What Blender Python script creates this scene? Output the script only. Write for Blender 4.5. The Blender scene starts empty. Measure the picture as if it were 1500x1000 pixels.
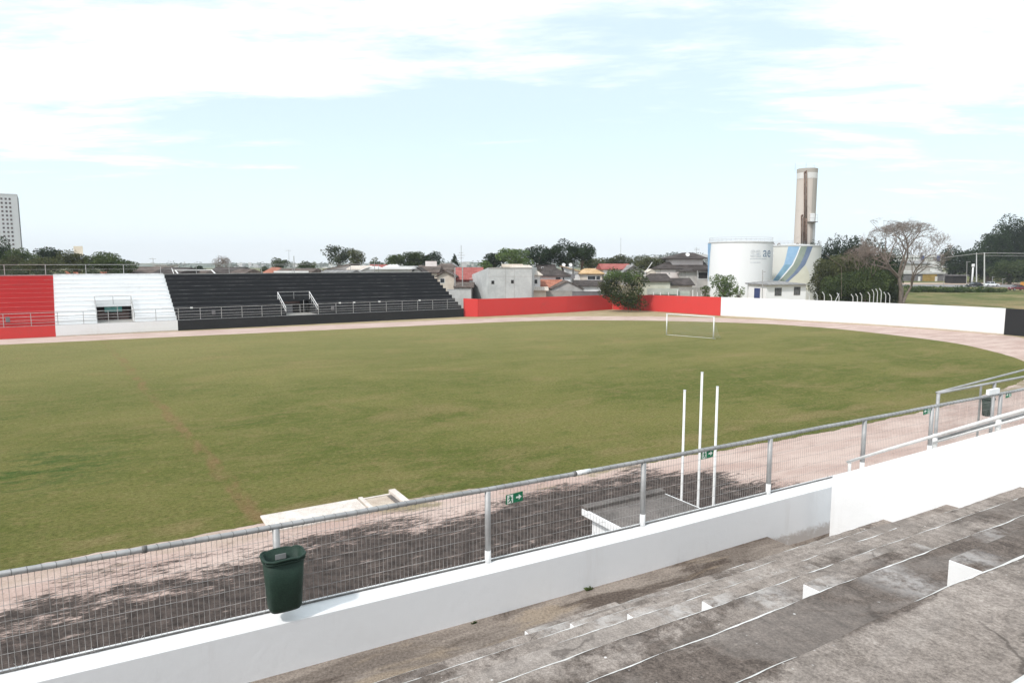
import bpy, math, random
import numpy as np
from mathutils import Vector, Matrix
random.seed(7)
PI = math.pi
R = math.radians
C = bpy.context.scene.collection
sc = bpy.context.scene

# ------------------------------------------------------------ camera, sky, sun, exposure
CAM_H = 8.3
TILT = math.atan(0.115)
cd = bpy.data.cameras.new('camera')
cam = bpy.data.objects.new('camera', cd); C.objects.link(cam)
cam.location = (0, 0, CAM_H); cam.rotation_euler = (PI/2 - TILT, 0, 0)
cd.sensor_width = 36; cd.lens = 24.0; cd.clip_start = 0.05; cd.clip_end = 20000
sc.camera = cam
SUN_EL = R(48); SX, SY = -0.66, -0.75
w = bpy.data.worlds.new('World'); sc.world = w; w.use_nodes = True
def build_world():
    nt = w.node_tree; N = nt.nodes; L = nt.links; N.clear()
    out = N.new('ShaderNodeOutputWorld'); bg = N.new('ShaderNodeBackground'); bg.inputs[1].default_value = 0.125
    L.new(bg.outputs[0], out.inputs[0])
    sky = N.new('ShaderNodeTexSky'); sky.sky_type = 'NISHITA'; sky.sun_disc = False
    sky.sun_elevation = SUN_EL; sky.sun_rotation = math.atan2(SX, SY); sky.altitude = 600
    sky.air_density = 1.0; sky.dust_density = 1.6; sky.ozone_density = 1.3
    tc = N.new('ShaderNodeTexCoord'); sep = N.new('ShaderNodeSeparateXYZ'); L.new(tc.outputs['Generated'], sep.inputs[0])
    def m(op, a, b=None, c=None):
        n = N.new('ShaderNodeMath'); n.operation = op
        for i, v in enumerate((a, b, c)):
            if v is None: continue
            if isinstance(v, (int, float)): n.inputs[i].default_value = v
            else: L.new(v, n.inputs[i])
        return n.outputs[0]
    def mr(v, a, b, c, d):
        n = N.new('ShaderNodeMapRange'); n.interpolation_type = 'SMOOTHSTEP'; L.new(v, n.inputs[0])
        for i, x in enumerate((a, b, c, d)): n.inputs[i+1].default_value = x
        return n.outputs[0]
    z = m('MAXIMUM', sep.outputs[2], 0.0)
    den = m('ADD', z, 0.09)
    cx = m('DIVIDE', sep.outputs[0], den); cy = m('DIVIDE', sep.outputs[1], den)
    comb = N.new('ShaderNodeCombineXYZ'); L.new(cx, comb.inputs[0]); L.new(cy, comb.inputs[1]); comb.inputs[2].default_value = 3.7
    def noise(scale, det, rough, dist, vec, loc=(0,0,0), sc3=(1,1,1), rz=0):
        mp = N.new('ShaderNodeMapping'); L.new(vec, mp.inputs[0]); mp.inputs['Location'].default_value = loc
        mp.inputs['Scale'].default_value = sc3; mp.inputs['Rotation'].default_value = (0, 0, rz)
        n = N.new('ShaderNodeTexNoise'); L.new(mp.outputs[0], n.inputs['Vector'])
        n.inputs['Scale'].default_value = scale; n.inputs['Detail'].default_value = det
        n.inputs['Roughness'].default_value = rough; n.inputs['Distortion'].default_value = dist
        return n.outputs[0]
    n1 = noise(0.95, 9, 0.62, 0.35, comb.outputs[0], (1.3, 0.4, 0), (0.55, 1.15, 1), 0.15)
    n2 = noise(0.30, 3, 0.5, 0.2, comb.outputs[0], (4.2, 1.1, 0))
    n3 = noise(4.5, 6, 0.65, 0.3, comb.outputs[0], (0, 2, 0), (0.5, 1.2, 1), 0.1)
    # azimuth bias: cloud bank comes lower at the right
    az = m('DIVIDE', sep.outputs[0], m('MAXIMUM', sep.outputs[1], 0.2))
    right = mr(az, 0.25, 0.6, 0.0, 0.10)
    left = mr(az, -0.75, -0.3, 0.07, 0.0)
    el = m('ADD', m('ADD', z, right), left)
    cover = mr(el, 0.085, 0.28, -0.38, 0.10)
    s = m('ADD', m('ADD', m('MULTIPLY', n1, 1.5), m('MULTIPLY', n2, 0.6)), m('ADD', m('MULTIPLY', n3, 0.40), cover))
    mask = mr(s, 1.14, 1.48, 0.0, 1.0)
    thin = mr(z, 0.0, 0.22, 0.88, 0.66)      # pale thin haze in the sky, thickest near the horizon
    warm = mr(z, 0.0, 0.13, 1.0, 0.0)
    mixw = N.new('ShaderNodeMixRGB'); L.new(warm, mixw.inputs[0]); mixw.inputs[1].default_value = (6.9, 8.25, 8.85, 1); mixw.inputs[2].default_value = (7.1, 7.6, 8.0, 1)
    mix1 = N.new('ShaderNodeMixRGB'); L.new(thin, mix1.inputs[0]); L.new(sky.outputs[0], mix1.inputs[1]); L.new(mixw.outputs[0], mix1.inputs[2])
    mix2 = N.new('ShaderNodeMixRGB'); L.new(mask, mix2.inputs[0]); L.new(mix1.outputs[0], mix2.inputs[1]); mix2.inputs[2].default_value = (9.0, 9.3, 9.5, 1)
    L.new(mix2.outputs[0], bg.inputs[0])
build_world()
sd = bpy.data.lights.new('sun', 'SUN'); sd.energy = 2.4; sd.angle = R(4.0); sd.color = (1.0, 0.97, 0.935)
sun = bpy.data.objects.new('sun', sd); C.objects.link(sun)
tosun = Vector((SX*math.cos(SUN_EL), SY*math.cos(SUN_EL), math.sin(SUN_EL)))
sun.rotation_euler = tosun.to_track_quat('Z', 'Y').to_euler(); sun.location = (0, 0, 60)
sc.view_settings.view_transform = 'Standard'; sc.view_settings.look = 'None'
sc.view_settings.exposure = 0.22; sc.view_settings.gamma = 1.0
sc.render.engine = 'CYCLES'
sc.cycles.max_bounces = 5; sc.cycles.diffuse_bounces = 3; sc.cycles.glossy_bounces = 2; sc.cycles.transparent_max_bounces = 6
sc.cycles.use_denoising = True

# ------------------------------------------------------------ from photo pixel to place
def ray(px, py):
    c, s = math.cos(TILT), math.sin(TILT)
    return Vector((px-750, 1000*c + (500-py)*s, -1000*s + (500-py)*c))
def G(px, py, z=0.0):
    d = ray(px, py); return Vector((0, 0, CAM_H)) + d*((z-CAM_H)/d.z)
def at(px, py, Y):
    d = ray(px, py); return Vector((0, 0, CAM_H)) + d*(Y/d.y)
def zat(py, Y): return at(750, py, Y).z
# the stadium frame: u runs along the stand, p goes away across the pitch
ANG = math.atan2(0.5075, 0.8616); CU, SU = math.cos(ANG), math.sin(ANG)
def W(u, p, z=0.0): return Vector((CU*u - SU*p, SU*u + CU*p, z))
def UP(v): return (CU*v[0] + SU*v[1], -SU*v[0] + CU*v[1])
def fr(ox, oy, ang):
    c, s = math.cos(ang), math.sin(ang)
    return lambda u, p, z: Vector((ox + c*u - s*p, oy + s*u + c*p, z))
ID = lambda x, y, z: Vector((x, y, z))

# ------------------------------------------------------------ materials
MATS = {}
def nodes(name, rough=0.8, metal=0.0, spec=0.3):
    m = bpy.data.materials.new(name); m.use_nodes = True
    nt = m.node_tree; b = nt.nodes['Principled BSDF']
    b.inputs['Roughness'].default_value = rough; b.inputs['Metallic'].default_value = metal
    b.inputs['Specular IOR Level'].default_value = spec
    MATS[name] = m
    return m, nt, nt.nodes, nt.links, b
class SH:
    """small helper for shader graphs"""
    def __init__(s, name, **k):
        s.mt, s.nt, s.N, s.L, s.b = nodes(name, **k)
        s.geo = s.N.new('ShaderNodeNewGeometry'); s.pos = s.geo.outputs['Position']
    def map(s, sc3=(1,1,1), rz=0.0, loc=(0,0,0), vec=None):
        mp = s.N.new('ShaderNodeMapping'); s.L.new(vec or s.pos, mp.inputs[0])
        mp.inputs['Scale'].default_value = sc3; mp.inputs['Rotation'].default_value = (0,0,rz); mp.inputs['Location'].default_value = loc
        return mp.outputs[0]
    def up(s, sc3=(1,1,1), loc=(0,0,0)):
        return s.map(sc3=sc3, loc=loc, vec=s.map(rz=-ANG))
    def noise(s, scale, det=4, rough=0.6, dist=0.0, vec=None):
        n = s.N.new('ShaderNodeTexNoise'); s.L.new(vec or s.pos, n.inputs['Vector'])
        n.inputs['Scale'].default_value = scale; n.inputs['Detail'].default_value = det
        n.inputs['Roughness'].default_value = rough; n.inputs['Distortion'].default_value = dist
        return n.outputs[0]
    def vor(s, scale, vec=None, feat='F1'):
        n = s.N.new('ShaderNodeTexVoronoi'); s.L.new(vec or s.pos, n.inputs['Vector']); n.inputs['Scale'].default_value = scale; n.feature = feat
        return n.outputs['Distance']
    def m(s, op, a, b=None):
        n = s.N.new('ShaderNodeMath'); n.operation = op
        for i, v in enumerate((a, b)):
            if v is None: continue
            if isinstance(v, (int, float)): n.inputs[i].default_value = v
            else: s.L.new(v, n.inputs[i])
        return n.outputs[0]
    def mr(s, v, a, b, c=0.0, d=1.0):
        n = s.N.new('ShaderNodeMapRange'); n.interpolation_type = 'SMOOTHSTEP'; s.L.new(v, n.inputs[0])
        for i, x in enumerate((a, b, c, d)): n.inputs[i+1].default_value = x
        return n.outputs[0]
    def mix(s, f, a, b, mode='MIX'):
        n = s.N.new('ShaderNodeMixRGB'); n.blend_type = mode
        for i, v in enumerate((f, a, b)):
            if isinstance(v, (int, float)): n.inputs[i].default_value = v
            elif isinstance(v, tuple): n.inputs[i].default_value = (*v, 1)
            else: s.L.new(v, n.inputs[i])
        return n.outputs[0]
    def sep(s, v):
        n = s.N.new('ShaderNodeSeparateXYZ'); s.L.new(v, n.inputs[0]); return n.outputs
    def bump(s, h, strength=0.3, dist=0.02):
        n = s.N.new('ShaderNodeBump'); n.inputs['Strength'].default_value = strength; n.inputs['Distance'].default_value = dist
        s.L.new(h, n.inputs['Height']); s.L.new(n.outputs[0], s.b.inputs['Normal'])
    def col(s, c):
        if isinstance(c, tuple): s.b.inputs['Base Color'].default_value = (*c, 1)
        else: s.L.new(c, s.b.inputs['Base Color'])
        return s.mt
def M2(name, c1, c2, scale=1.0, det=5, lo=0.35, hi=0.65, rough=0.85, metal=0.0, bump=0.0, bscale=20, bdist=0.01, sc3=(1,1,1), fine=0.0, spec=0.3):
    s = SH(name, rough=rough, metal=metal, spec=spec)
    v = s.map(sc3=sc3)
    c = s.mix(s.mr(s.noise(scale, det, 0.65, 0.2, v), lo, hi), c1, c2)
    if fine:
        f = s.noise(scale*14, 3, 0.7); c = s.mix(fine, c, s.mix(s.mr(f, 0.3, 0.7), tuple(x*0.55 for x in c1), tuple(min(1, x*1.35) for x in c2)))
    if bump: s.bump(s.noise(bscale, 4, 0.6), bump, bdist)
    return s.col(c)
def paint(name, c, dirt=(0.35,0.31,0.27), amt=0.35, scale=0.6, rough=0.75, zstain=None, bumps=0.15):
    """painted plaster with blotchy dirt, and more of it near the foot when zstain=(z0,z1)"""
    s = SH(name, rough=rough)
    n = s.noise(scale, 7, 0.7, 0.4, s.map(sc3=(1,1,1.3)))
    f = s.m('MULTIPLY', s.mr(n, 0.52, 0.80), amt)
    if zstain:
        z = s.sep(s.pos)[2]
        k = s.m('ADD', s.mr(z, zstain[0], zstain[1], 0.42, 0.0), s.m('MULTIPLY', s.noise(7.0, 8, 0.78, 0.6), 0.62))
        f = s.m('MAXIMUM', f, s.m('MULTIPLY', s.mr(k, 0.50, 0.72), 0.8))
    c = s.mix(f, c, dirt)
    sk = s.mr(s.noise(2.2, 7, 0.72, 0.2, s.map(sc3=(1.6, 1.6, 0.16), loc=(3, 5, 1))), 0.54, 0.72)
    c = s.mix(s.m('MULTIPLY', sk, 0.13), c, dirt)
    s.bump(s.m('ADD', s.noise(9, 5, 0.6), s.noise(1.3, 3, 0.5)), bumps*1.6, 0.015)
    return s.col(c)

def terrace_mat():
    s = SH('terrace_concrete', rough=0.95, spec=0.12)
    v = s.up((1.0, 1.6, 1.0)); SL = 'SOFT_LIGHT'
    xyz = s.sep(s.up()); U_, P_ = xyz[0], xyz[1]
    big = s.noise(0.50, 7, 0.66, 0.7, v)
    mid = s.noise(2.2, 10, 0.74, 0.4, v)
    fine = s.noise(16, 9, 0.86)
    grain = s.noise(75, 5, 0.85)
    c = s.mix(s.mr(mid, 0.36, 0.66), (0.250, 0.222, 0.203), (0.360, 0.322, 0.298))
    # soot and lichen stains, heaviest on the middle treads beside the aisle
    d1 = s.m('MULTIPLY', s.mr(P_, 1.30, 1.44), s.mr(P_, 3.0, 2.25)); d2 = s.m('MULTIPLY', s.mr(U_, -1.0, 1.0), s.mr(U_, 8.5, 3.8))
    st = s.m('ADD', big, s.m('MULTIPLY', s.m('MULTIPLY', d1, d2), 0.25))
    st = s.m('ADD', st, s.m('MULTIPLY', s.m('SUBTRACT', s.noise(6, 8, 0.8), 0.5), 0.35))
    c = s.mix(s.m('MULTIPLY', s.mr(st, 0.53, 0.63), 0.78), c, (0.100, 0.082, 0.073))
    c = s.mix(s.m('MULTIPLY', s.mr(s.noise(1.3, 9, 0.76, 1.2, s.up((0.45, 3.4, 1), (5, 2, 0))), 0.57, 0.66), 0.50), c, (0.125, 0.108, 0.097))
    c = s.mix(s.m('MULTIPLY', s.mr(s.noise(1.6, 9, 0.78, 0.8, s.up((0.8, 2.2, 1), (1, 8, 0))), 0.58, 0.74), 0.35), c, (0.50, 0.46, 0.43))
    # brush marks running across the treads
    br = s.noise(3.0, 6, 0.75, 0.5, s.up((5.0, 0.7, 1), (3, 3, 0)))
    c = s.mix(0.30, c, s.mix(s.mr(br, 0.36, 0.62), (0.12, 0.11, 0.10), (0.80, 0.77, 0.74)), SL)
    # dark blotches
    bl = s.mr(s.m('ADD', s.vor(1.9, s.up((1.0, 1.3, 1), (4, 4, 0))), s.m('MULTIPLY', s.noise(9, 5, 0.8), 0.30)), 0.36, 0.24)
    c = s.mix(s.m('MULTIPLY', bl, s.m('MULTIPLY', s.mr(s.noise(0.9, 3), 0.46, 0.60), 0.65)), c, (0.10, 0.085, 0.076))
    c = s.mix(0.42, c, s.mix(s.mr(fine, 0.33, 0.67), (0.05, 0.045, 0.04), (0.80, 0.76, 0.72)), SL)
    c = s.mix(0.50, c, s.mix(s.mr(grain, 0.32, 0.68), (0.0, 0.0, 0.0), (1.0, 0.96, 0.92)), SL)
    lg = s.noise(0.8, 6, 0.6, 1.0, s.up((0.7, 1.9, 1), (9, 9, 0)))
    c = s.mix(s.m('MULTIPLY', s.mr(lg, 0.50, 0.62), 0.45), c, (0.17, 0.148, 0.132))
    c = s.mix(s.m('MULTIPLY', s.mr(lg, 0.46, 0.36), 0.18), c, (0.44, 0.40, 0.37))
    # fine cracks wandering over the treads
    wv = s.N.new('ShaderNodeTexNoise'); wv.inputs['Scale'].default_value = 2.5; wv.inputs['Detail'].default_value = 6; s.L.new(s.pos, wv.inputs['Vector'])
    ck = s.mr(s.vor(0.75, s.mix(0.22, s.pos, wv.outputs[1]), 'DISTANCE_TO_EDGE'), 0.0065, 0.001)
    c = s.mix(s.m('MULTIPLY', s.m('MULTIPLY', ck, s.mr(s.noise(0.7, 3), 0.47, 0.56)), 0.6), c, (0.075, 0.062, 0.055))
    # small pale chips
    sp = s.m('MULTIPLY', s.mr(s.vor(7.0), 0.075, 0.040), s.mr(s.noise(3.0, 3), 0.50, 0.60))
    c = s.mix(s.m('MULTIPLY', sp, 0.9), c, (0.78, 0.75, 0.72))
    sp2 = s.m('MULTIPLY', s.mr(s.vor(24.0), 0.13, 0.07), s.mr(s.noise(2.0, 3, 0.6, 0, s.map(loc=(4,4,4))), 0.52, 0.62))
    c = s.mix(s.m('MULTIPLY', sp2, 0.6), c, (0.62, 0.59, 0.56))
    # limewash smeared over the concrete around the painted ends of the aisle steps
    sm = s.m('MULTIPLY', s.mr(s.m('ABSOLUTE', s.m('SUBTRACT', U_, 3.84)), 0.30, 0.0), s.mr(P_, 1.45, 1.75))
    sm = s.m('MULTIPLY', sm, s.mr(s.noise(7, 7, 0.75), 0.36, 0.60))
    c = s.mix(s.m('MULTIPLY', sm, 0.50), c, (0.64, 0.61, 0.59))
    sm3 = s.m('MULTIPLY', s.mr(s.m('ABSOLUTE', s.m('SUBTRACT', U_, 5.05)), 0.30, 0.02), s.mr(s.noise(5, 7, 0.75, 0, s.map(loc=(3,1,0))), 0.42, 0.62))
    c = s.mix(s.m('MULTIPLY', sm3, 0.38), c, (0.62, 0.585, 0.56))
    h = s.m('ADD', s.m('MULTIPLY', mid, 0.7), s.m('ADD', s.m('MULTIPLY', fine, 0.45), s.m('MULTIPLY', br, 0.35)))
    s.bump(h, 0.45, 0.02)
    return s.col(c)
def walkway_mat():
    s = SH('walkway_concrete', rough=0.95, spec=0.15)
    v = s.up((0.55, 1.5, 1.0))
    c = s.mix(s.mr(s.noise(1.1, 7, 0.65, 0.7, v), 0.38, 0.62), (0.205, 0.178, 0.160), (0.34, 0.300, 0.270))
    c = s.mix(s.m('MULTIPLY', s.mr(s.noise(0.7, 7, 0.7, 0.8, s.up((0.8, 1.6, 1), (3, 9, 0))), 0.50, 0.64), 0.8), c, (0.085, 0.066, 0.057))
    c = s.mix(s.m('MULTIPLY', s.mr(s.noise(0.9, 4, 0.6, 0.5, s.up((0.6, 1.8, 1), (9, 2, 0))), 0.60, 0.70), 0.6), c, (0.37, 0.305, 0.235))
    f = s.noise(30, 7, 0.8)
    c = s.mix(0.8, c, s.mix(s.mr(f, 0.3, 0.7), (0.08, 0.07, 0.06), (0.68, 0.62, 0.56)), 'SOFT_LIGHT')
    s.bump(f, 0.4, 0.015); return s.col(c)
def pitch_mat():
    s = SH('pitch_turf', rough=1.0, spec=0.05)
    g1, g2 = (0.112, 0.132, 0.034), (0.188, 0.180, 0.062)
    c = s.mix(s.mr(s.noise(0.085, 6, 0.62, 0.5, s.up((0.8, 1.3, 1))), 0.38, 0.64), g1, g2)
    c = s.mix(s.m('MULTIPLY', s.mr(s.noise(0.6, 7, 0.72, 0.4, s.up((0.7, 1.5, 1))), 0.42, 0.72), 0.55), c, (0.215, 0.195, 0.080))
    c = s.mix(s.m('MULTIPLY', s.mr(s.noise(0.23, 6, 0.7, 0.8, s.up((1.6, 0.7, 1), (7, 3, 0))), 0.56, 0.74), 0.40), c, (0.245, 0.180, 0.090))
    c = s.mix(s.m('MULTIPLY', s.mr(s.noise(0.35, 5, 0.65, 0.5, s.up((0.8, 1.8, 1), (2, 9, 0))), 0.58, 0.72), 0.55), c, (0.060, 0.105, 0.024))
    xyz = s.sep(s.up())
    u, p = xyz[0], xyz[1]
    # further grass lighter and yellower
    c = s.mix(s.mr(p, 26, 84, 0.0, 0.62), c, (0.262, 0.238, 0.112))
    c = s.mix(s.m('MULTIPLY', s.mr(s.noise(0.14, 8, 0.76, 0.6, s.up((0.7, 1.5, 1), (12, 5, 0))), 0.50, 0.66), 0.62), c, (0.265, 0.205, 0.100))
    gq = UP(G(55, 686)); dd = s.N.new('ShaderNodeVectorMath'); dd.operation = 'DISTANCE'; s.L.new(s.up((1, 1, 0)), dd.inputs[0]); dd.inputs[1].default_value = (gq[0], gq[1], 0)
    lush = s.m('MULTIPLY', s.mr(dd.outputs['Value'], 5.0, 1.0), s.mr(s.noise(0.9, 8, 0.75, 0.4, s.up((0.6, 1.6, 1), (4, 4, 0))), 0.44, 0.58))
    c = s.mix(s.m('MULTIPLY', lush, 0.8), c, (0.045, 0.100, 0.024))
    # worn lines where chalk once lay
    wob = s.m('ADD', u, s.m('MULTIPLY', s.m('SUBTRACT', s.noise(0.35, 4), 0.5), 1.2))
    def band(x, c0, hw):
        d = s.m('ABSOLUTE', s.m('SUBTRACT', x, c0)); return s.mr(d, hw, hw*0.35)
    line = s.m('MULTIPLY', band(s.m('ADD', wob, s.m('MULTIPLY', p, 0.074)), 5.5, 0.42), s.mr(s.noise(0.5, 8, 0.75, 0.2, s.up((1.5, 0.6, 1))), 0.38, 0.60))
    line = s.m('MULTIPLY', line, s.mr(p, 78, 60, 0.25, 0.75))
    c = s.mix(line, c, (0.25, 0.155, 0.085))
    wob2 = s.m('ADD', p, s.m('MULTIPLY', s.m('SUBTRACT', s.noise(0.3, 4), 0.5), 1.6))
    for c0, a in ((83.2, 0.25), (76.0, 0.2), (23.2, 0.4)):
        c = s.mix(s.m('MULTIPLY', band(wob2, c0, 0.7), s.m('MULTIPLY', s.mr(s.noise(0.5, 6, 0.7), 0.4, 0.6), a)), c, (0.30, 0.22, 0.12))
    c = s.mix(s.m('MULTIPLY', band(wob, 9.5, 0.8), s.m('MULTIPLY', s.mr(s.noise(0.6, 6, 0.7), 0.45, 0.6), 0.3)), c, (0.25, 0.22, 0.09))
    # mower tracks along the stand
    mw = s.m('SINE', s.m('MULTIPLY', s.m('ADD', p, s.m('MULTIPLY', s.noise(0.2, 2), 1.0)), 2*PI/3.1))
    c = s.mix(s.m('MULTIPLY', s.mr(mw, -0.3, 0.9), 0.10), c, (0.20, 0.17, 0.07))
    c = s.mix(s.m('MULTIPLY', s.mr(s.noise(1.9, 8, 0.8, 0.3, s.up((0.7, 1.5, 1), (8, 8, 0))), 0.50, 0.64), 0.60), c, (0.255, 0.200, 0.095))
    c = s.mix(s.m('MULTIPLY', s.mr(s.noise(2.6, 8, 0.8, 0.3, s.up((0.8, 1.3, 1), (1, 8, 0))), 0.54, 0.68), 0.55), c, (0.062, 0.088, 0.020))
    f = s.noise(7.0, 8, 0.85, 0, s.up((0.8, 1.6, 1)))
    c = s.mix(0.80, c, s.mix(s.mr(f, 0.30, 0.70), (0.12, 0.12, 0.10), (0.85, 0.85, 0.8)), 'SOFT_LIGHT')
    f2 = s.noise(45.0, 3, 0.8)
    c = s.mix(0.45, c, s.mix(s.mr(f2, 0.3, 0.7), (0.05, 0.05, 0.05), (0.9, 0.9, 0.85)), 'SOFT_LIGHT')
    s.bump(s.m('ADD', f, s.m('MULTIPLY', f2, 0.6)), 0.9, 0.06)
    return s.col(c)
def track_mat():
    s = SH('track_clay', rough=0.95, spec=0.1)
    c = s.mix(s.mr(s.noise(0.5, 6, 0.65, 0.3, s.up((0.5, 1.4, 1))), 0.35, 0.65), (0.46, 0.335, 0.29), (0.57, 0.445, 0.39))
    c = s.mix(s.m('MULTIPLY', s.mr(s.noise(1.6, 7, 0.75, 0.3, s.up((0.45, 2.2, 1), (3, 1, 0))), 0.55, 0.72), 0.40), c, (0.27, 0.20, 0.17))
    xyz = s.sep(s.up()); u, p = xyz[0], xyz[1]
    # moss and worn tarmac between the stand and the running lanes
    near = s.mr(p, 16.0, 23.5, 0.32, -0.06)
    ulim = s.mr(u, 17, 27, 0.0, -0.50)
    ulow = s.mr(u, -9, 2.5, -0.13, 0.0)
    n = s.noise(0.42, 9, 0.68, 0.5, s.up((0.42, 1.35, 1), (1.7, 4.2, 0)))
    n2 = s.noise(2.4, 7, 0.75, 0.4, s.up((0.40, 1.7, 1)))
    k = s.m('ADD', s.m('ADD', s.m('MULTIPLY', n, 0.62), s.m('ADD', s.m('MULTIPLY', n2, 0.40), s.m('MULTIPLY', s.m('SUBTRACT', s.noise(7.0, 8, 0.8, 0.3, s.up((0.45, 1.5, 1), (2, 7, 0))), 0.5), 0.55))), s.m('ADD', near, s.m('ADD', ulim, ulow)))
    k = s.m('ADD', k, s.mr(p, 22, 30, 0.0, -0.6))
    moss = s.mr(k, 0.555, 0.655)
    mc = s.mix(s.mr(s.noise(3.5, 6, 0.7), 0.35, 0.65), (0.036, 0.029, 0.026), (0.095, 0.075, 0.066))
    mc = s.mix(s.m('MULTIPLY', s.mr(s.noise(30, 4, 0.8), 0.5, 0.75), 0.55), mc, (0.24, 0.20, 0.18))
    fl = s.mr(s.noise(1.5, 9, 0.78, 0.5, s.up((0.40, 2.4, 1), (6, 1, 0))), 0.575, 0.64)
    mc = s.mix(s.m('MULTIPLY', fl, 0.75), mc, (0.42, 0.33, 0.29))
    c = s.mix(moss, c, mc)
    # grass creeping in at the inner edge
    ge = s.m('ADD', s.mr(p, 19.0, 21.8, -0.25, 0.12), s.m('MULTIPLY', s.noise(0.7, 8, 0.7, 0.3, s.up((0.5, 1, 1), (2, 2, 0))), 1.0))
    ge = s.m('MULTIPLY', s.mr(ge, 0.52, 0.66), s.mr(p, 30, 24, 0.0, 0.75))
    ge = s.m('MULTIPLY', ge, s.mr(u, 3, 9, 0.3, 1.0))
    c = s.mix(ge, c, (0.215, 0.190, 0.095))
    f = s.noise(22, 5, 0.75, 0, s.up((0.7, 1.3, 1)))
    c = s.mix(0.45, c, s.mix(s.mr(f, 0.3, 0.7), (0.1, 0.1, 0.1), (0.85, 0.82, 0.8)), 'SOFT_LIGHT')
    s.bump(f, 0.5, 0.03); return s.col(c)
def field_mat():
    s = SH('field_ground', rough=1.0, spec=0.05)
    c = s.mix(s.mr(s.noise(0.05, 6, 0.6, 0.5), 0.38, 0.62), (0.085, 0.115, 0.035), (0.22, 0.19, 0.09))
    yy = s.sep(s.pos)[1]
    c = s.mix(s.m('MULTIPLY', s.mr(yy, 165, 120), s.mr(s.noise(0.15, 6, 0.7), 0.42, 0.56)), c, (0.30, 0.225, 0.12))
    c = s.mix(s.m('MULTIPLY', s.mr(s.noise(0.3, 7, 0.7, 0.5), 0.5, 0.7), 0.5), c, (0.33, 0.255, 0.15))
    c = s.mix(s.m('MULTIPLY', s.mr(s.noise(0.6, 7, 0.75), 0.55, 0.7), 0.5), c, (0.06, 0.095, 0.022))
    f = s.noise(3.0, 6, 0.8); s.bump(f, 0.8, 0.15)
    return s.col(s.mix(0.4, c, s.mix(s.mr(f, 0.3, 0.7), (0.1, 0.1, 0.1), (0.9, 0.9, 0.9)), 'SOFT_LIGHT'))
def foliage(name, dark, light, scale=0.5):
    s = SH(name, rough=0.75, spec=0.25)
    oi = s.N.new('ShaderNodeObjectInfo')
    v = s.noise(scale, 5, 0.7)
    c = s.mix(s.mr(v, 0.33, 0.67), dark, light)
    c = s.mix(0.5, c, s.mix(s.mr(s.noise(4.0, 3, 0.8), 0.3, 0.7), (0.15, 0.15, 0.12), (0.85, 0.85, 0.75)), 'SOFT_LIGHT')
    h = s.N.new('ShaderNodeHueSaturation'); s.L.new(c, h.inputs['Color']); s.L.new(s.m('ADD', 0.8, s.m('MULTIPLY', oi.outputs['Random'], 0.4)), h.inputs['Value'])
    s.b.inputs['Subsurface Weight'].default_value = 0.0
    # light comes a little through the leaves
    tr = s.N.new('ShaderNodeBsdfTranslucent'); s.L.new(h.outputs[0], tr.inputs[0])
    mx = s.N.new('ShaderNodeMixShader'); mx.inputs[0].default_value = 0.3
    s.L.new(h.outputs[0], s.b.inputs['Base Color'])
    s.L.new(s.b.outputs[0], mx.inputs[1]); s.L.new(tr.outputs[0], mx.inputs[2])
    s.L.new(mx.outputs[0], s.N['Material Output'].inputs['Surface'])
    return s.mt
def roofmat(name, c1, c2, per=3.0):
    s = SH(name, rough=0.9, spec=0.1)
    c = s.mix(s.mr(s.noise(0.7, 6, 0.7), 0.35, 0.65), c1, c2)
    xyz = s.sep(s.pos)
    a = s.m('SINE', s.m('MULTIPLY', xyz[0], 2*PI*per)); b = s.m('SINE', s.m('MULTIPLY', xyz[2], 2*PI*per*1.2))
    h = s.m('ADD', a, b)
    c = s.mix(s.mr(h, -1.6, 0.3, 0.35, 0.0), c, tuple(x*0.45 for x in c1))
    s.bump(h, 0.4, 0.04); return s.col(c)
def glassmat():
    s = SH('window_glass', rough=0.15, spec=0.5)
    return s.col(s.mix(s.mr(s.noise(1.5, 2), 0.4, 0.6), (0.02, 0.022, 0.025), (0.06, 0.065, 0.07)))

T_TERR = terrace_mat(); T_WALK = walkway_mat(); T_PITCH = pitch_mat(); T_TRACK = track_mat(); T_FIELD = field_mat()
WHITE_IN = paint('parapet_white', (0.83, 0.83, 0.84), (0.42, 0.36, 0.32), 0.08, 1.3, zstain=(3.80, 4.13))
WHITE_TOP = paint('white_ledge_paint', (0.84, 0.835, 0.83), (0.5, 0.47, 0.44), 0.15, 2.0)
WHITE_ST = paint('stair_wall_white', (0.87, 0.865, 0.86), (0.45, 0.38, 0.33), 0.08, 0.9)
WHITE = paint('white_wall_paint', (0.82, 0.815, 0.81), (0.52, 0.42, 0.36), 0.25, 0.4, zstain=(0.0, 0.28))
WHITE_TIER = paint('white_tier_paint', (0.80, 0.80, 0.80), (0.45, 0.42, 0.4), 0.25, 0.4)
RED = paint('red_wall_paint', (0.62, 0.050, 0.045), (0.42, 0.07, 0.06), 0.6, 0.30, rough=0.7, zstain=(0.0, 0.16))
RED_TIER = paint('red_tier_paint', (0.50, 0.034, 0.034), (0.30, 0.05, 0.05), 0.4, 0.5)
BLACK = paint('black_wall_paint', (0.020, 0.020, 0.021), (0.055, 0.052, 0.05), 0.5, 0.4)
BLACK_TIER = paint('black_tier_paint', (0.017, 0.017, 0.019), (0.05, 0.048, 0.046), 0.6, 0.5)
EDGE_GREY = M2('step_edge_grey', (0.05,0.05,0.049), (0.27,0.26,0.25), 0.5, lo=0.42, hi=0.68)
EDGE_WORN = M2('worn_edge_white', (0.62,0.60,0.57), (0.80,0.79,0.77), 6.0)
EDGE_RED = M2('step_edge_red', (0.40,0.10,0.09), (0.55,0.22,0.20), 1.2)
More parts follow.
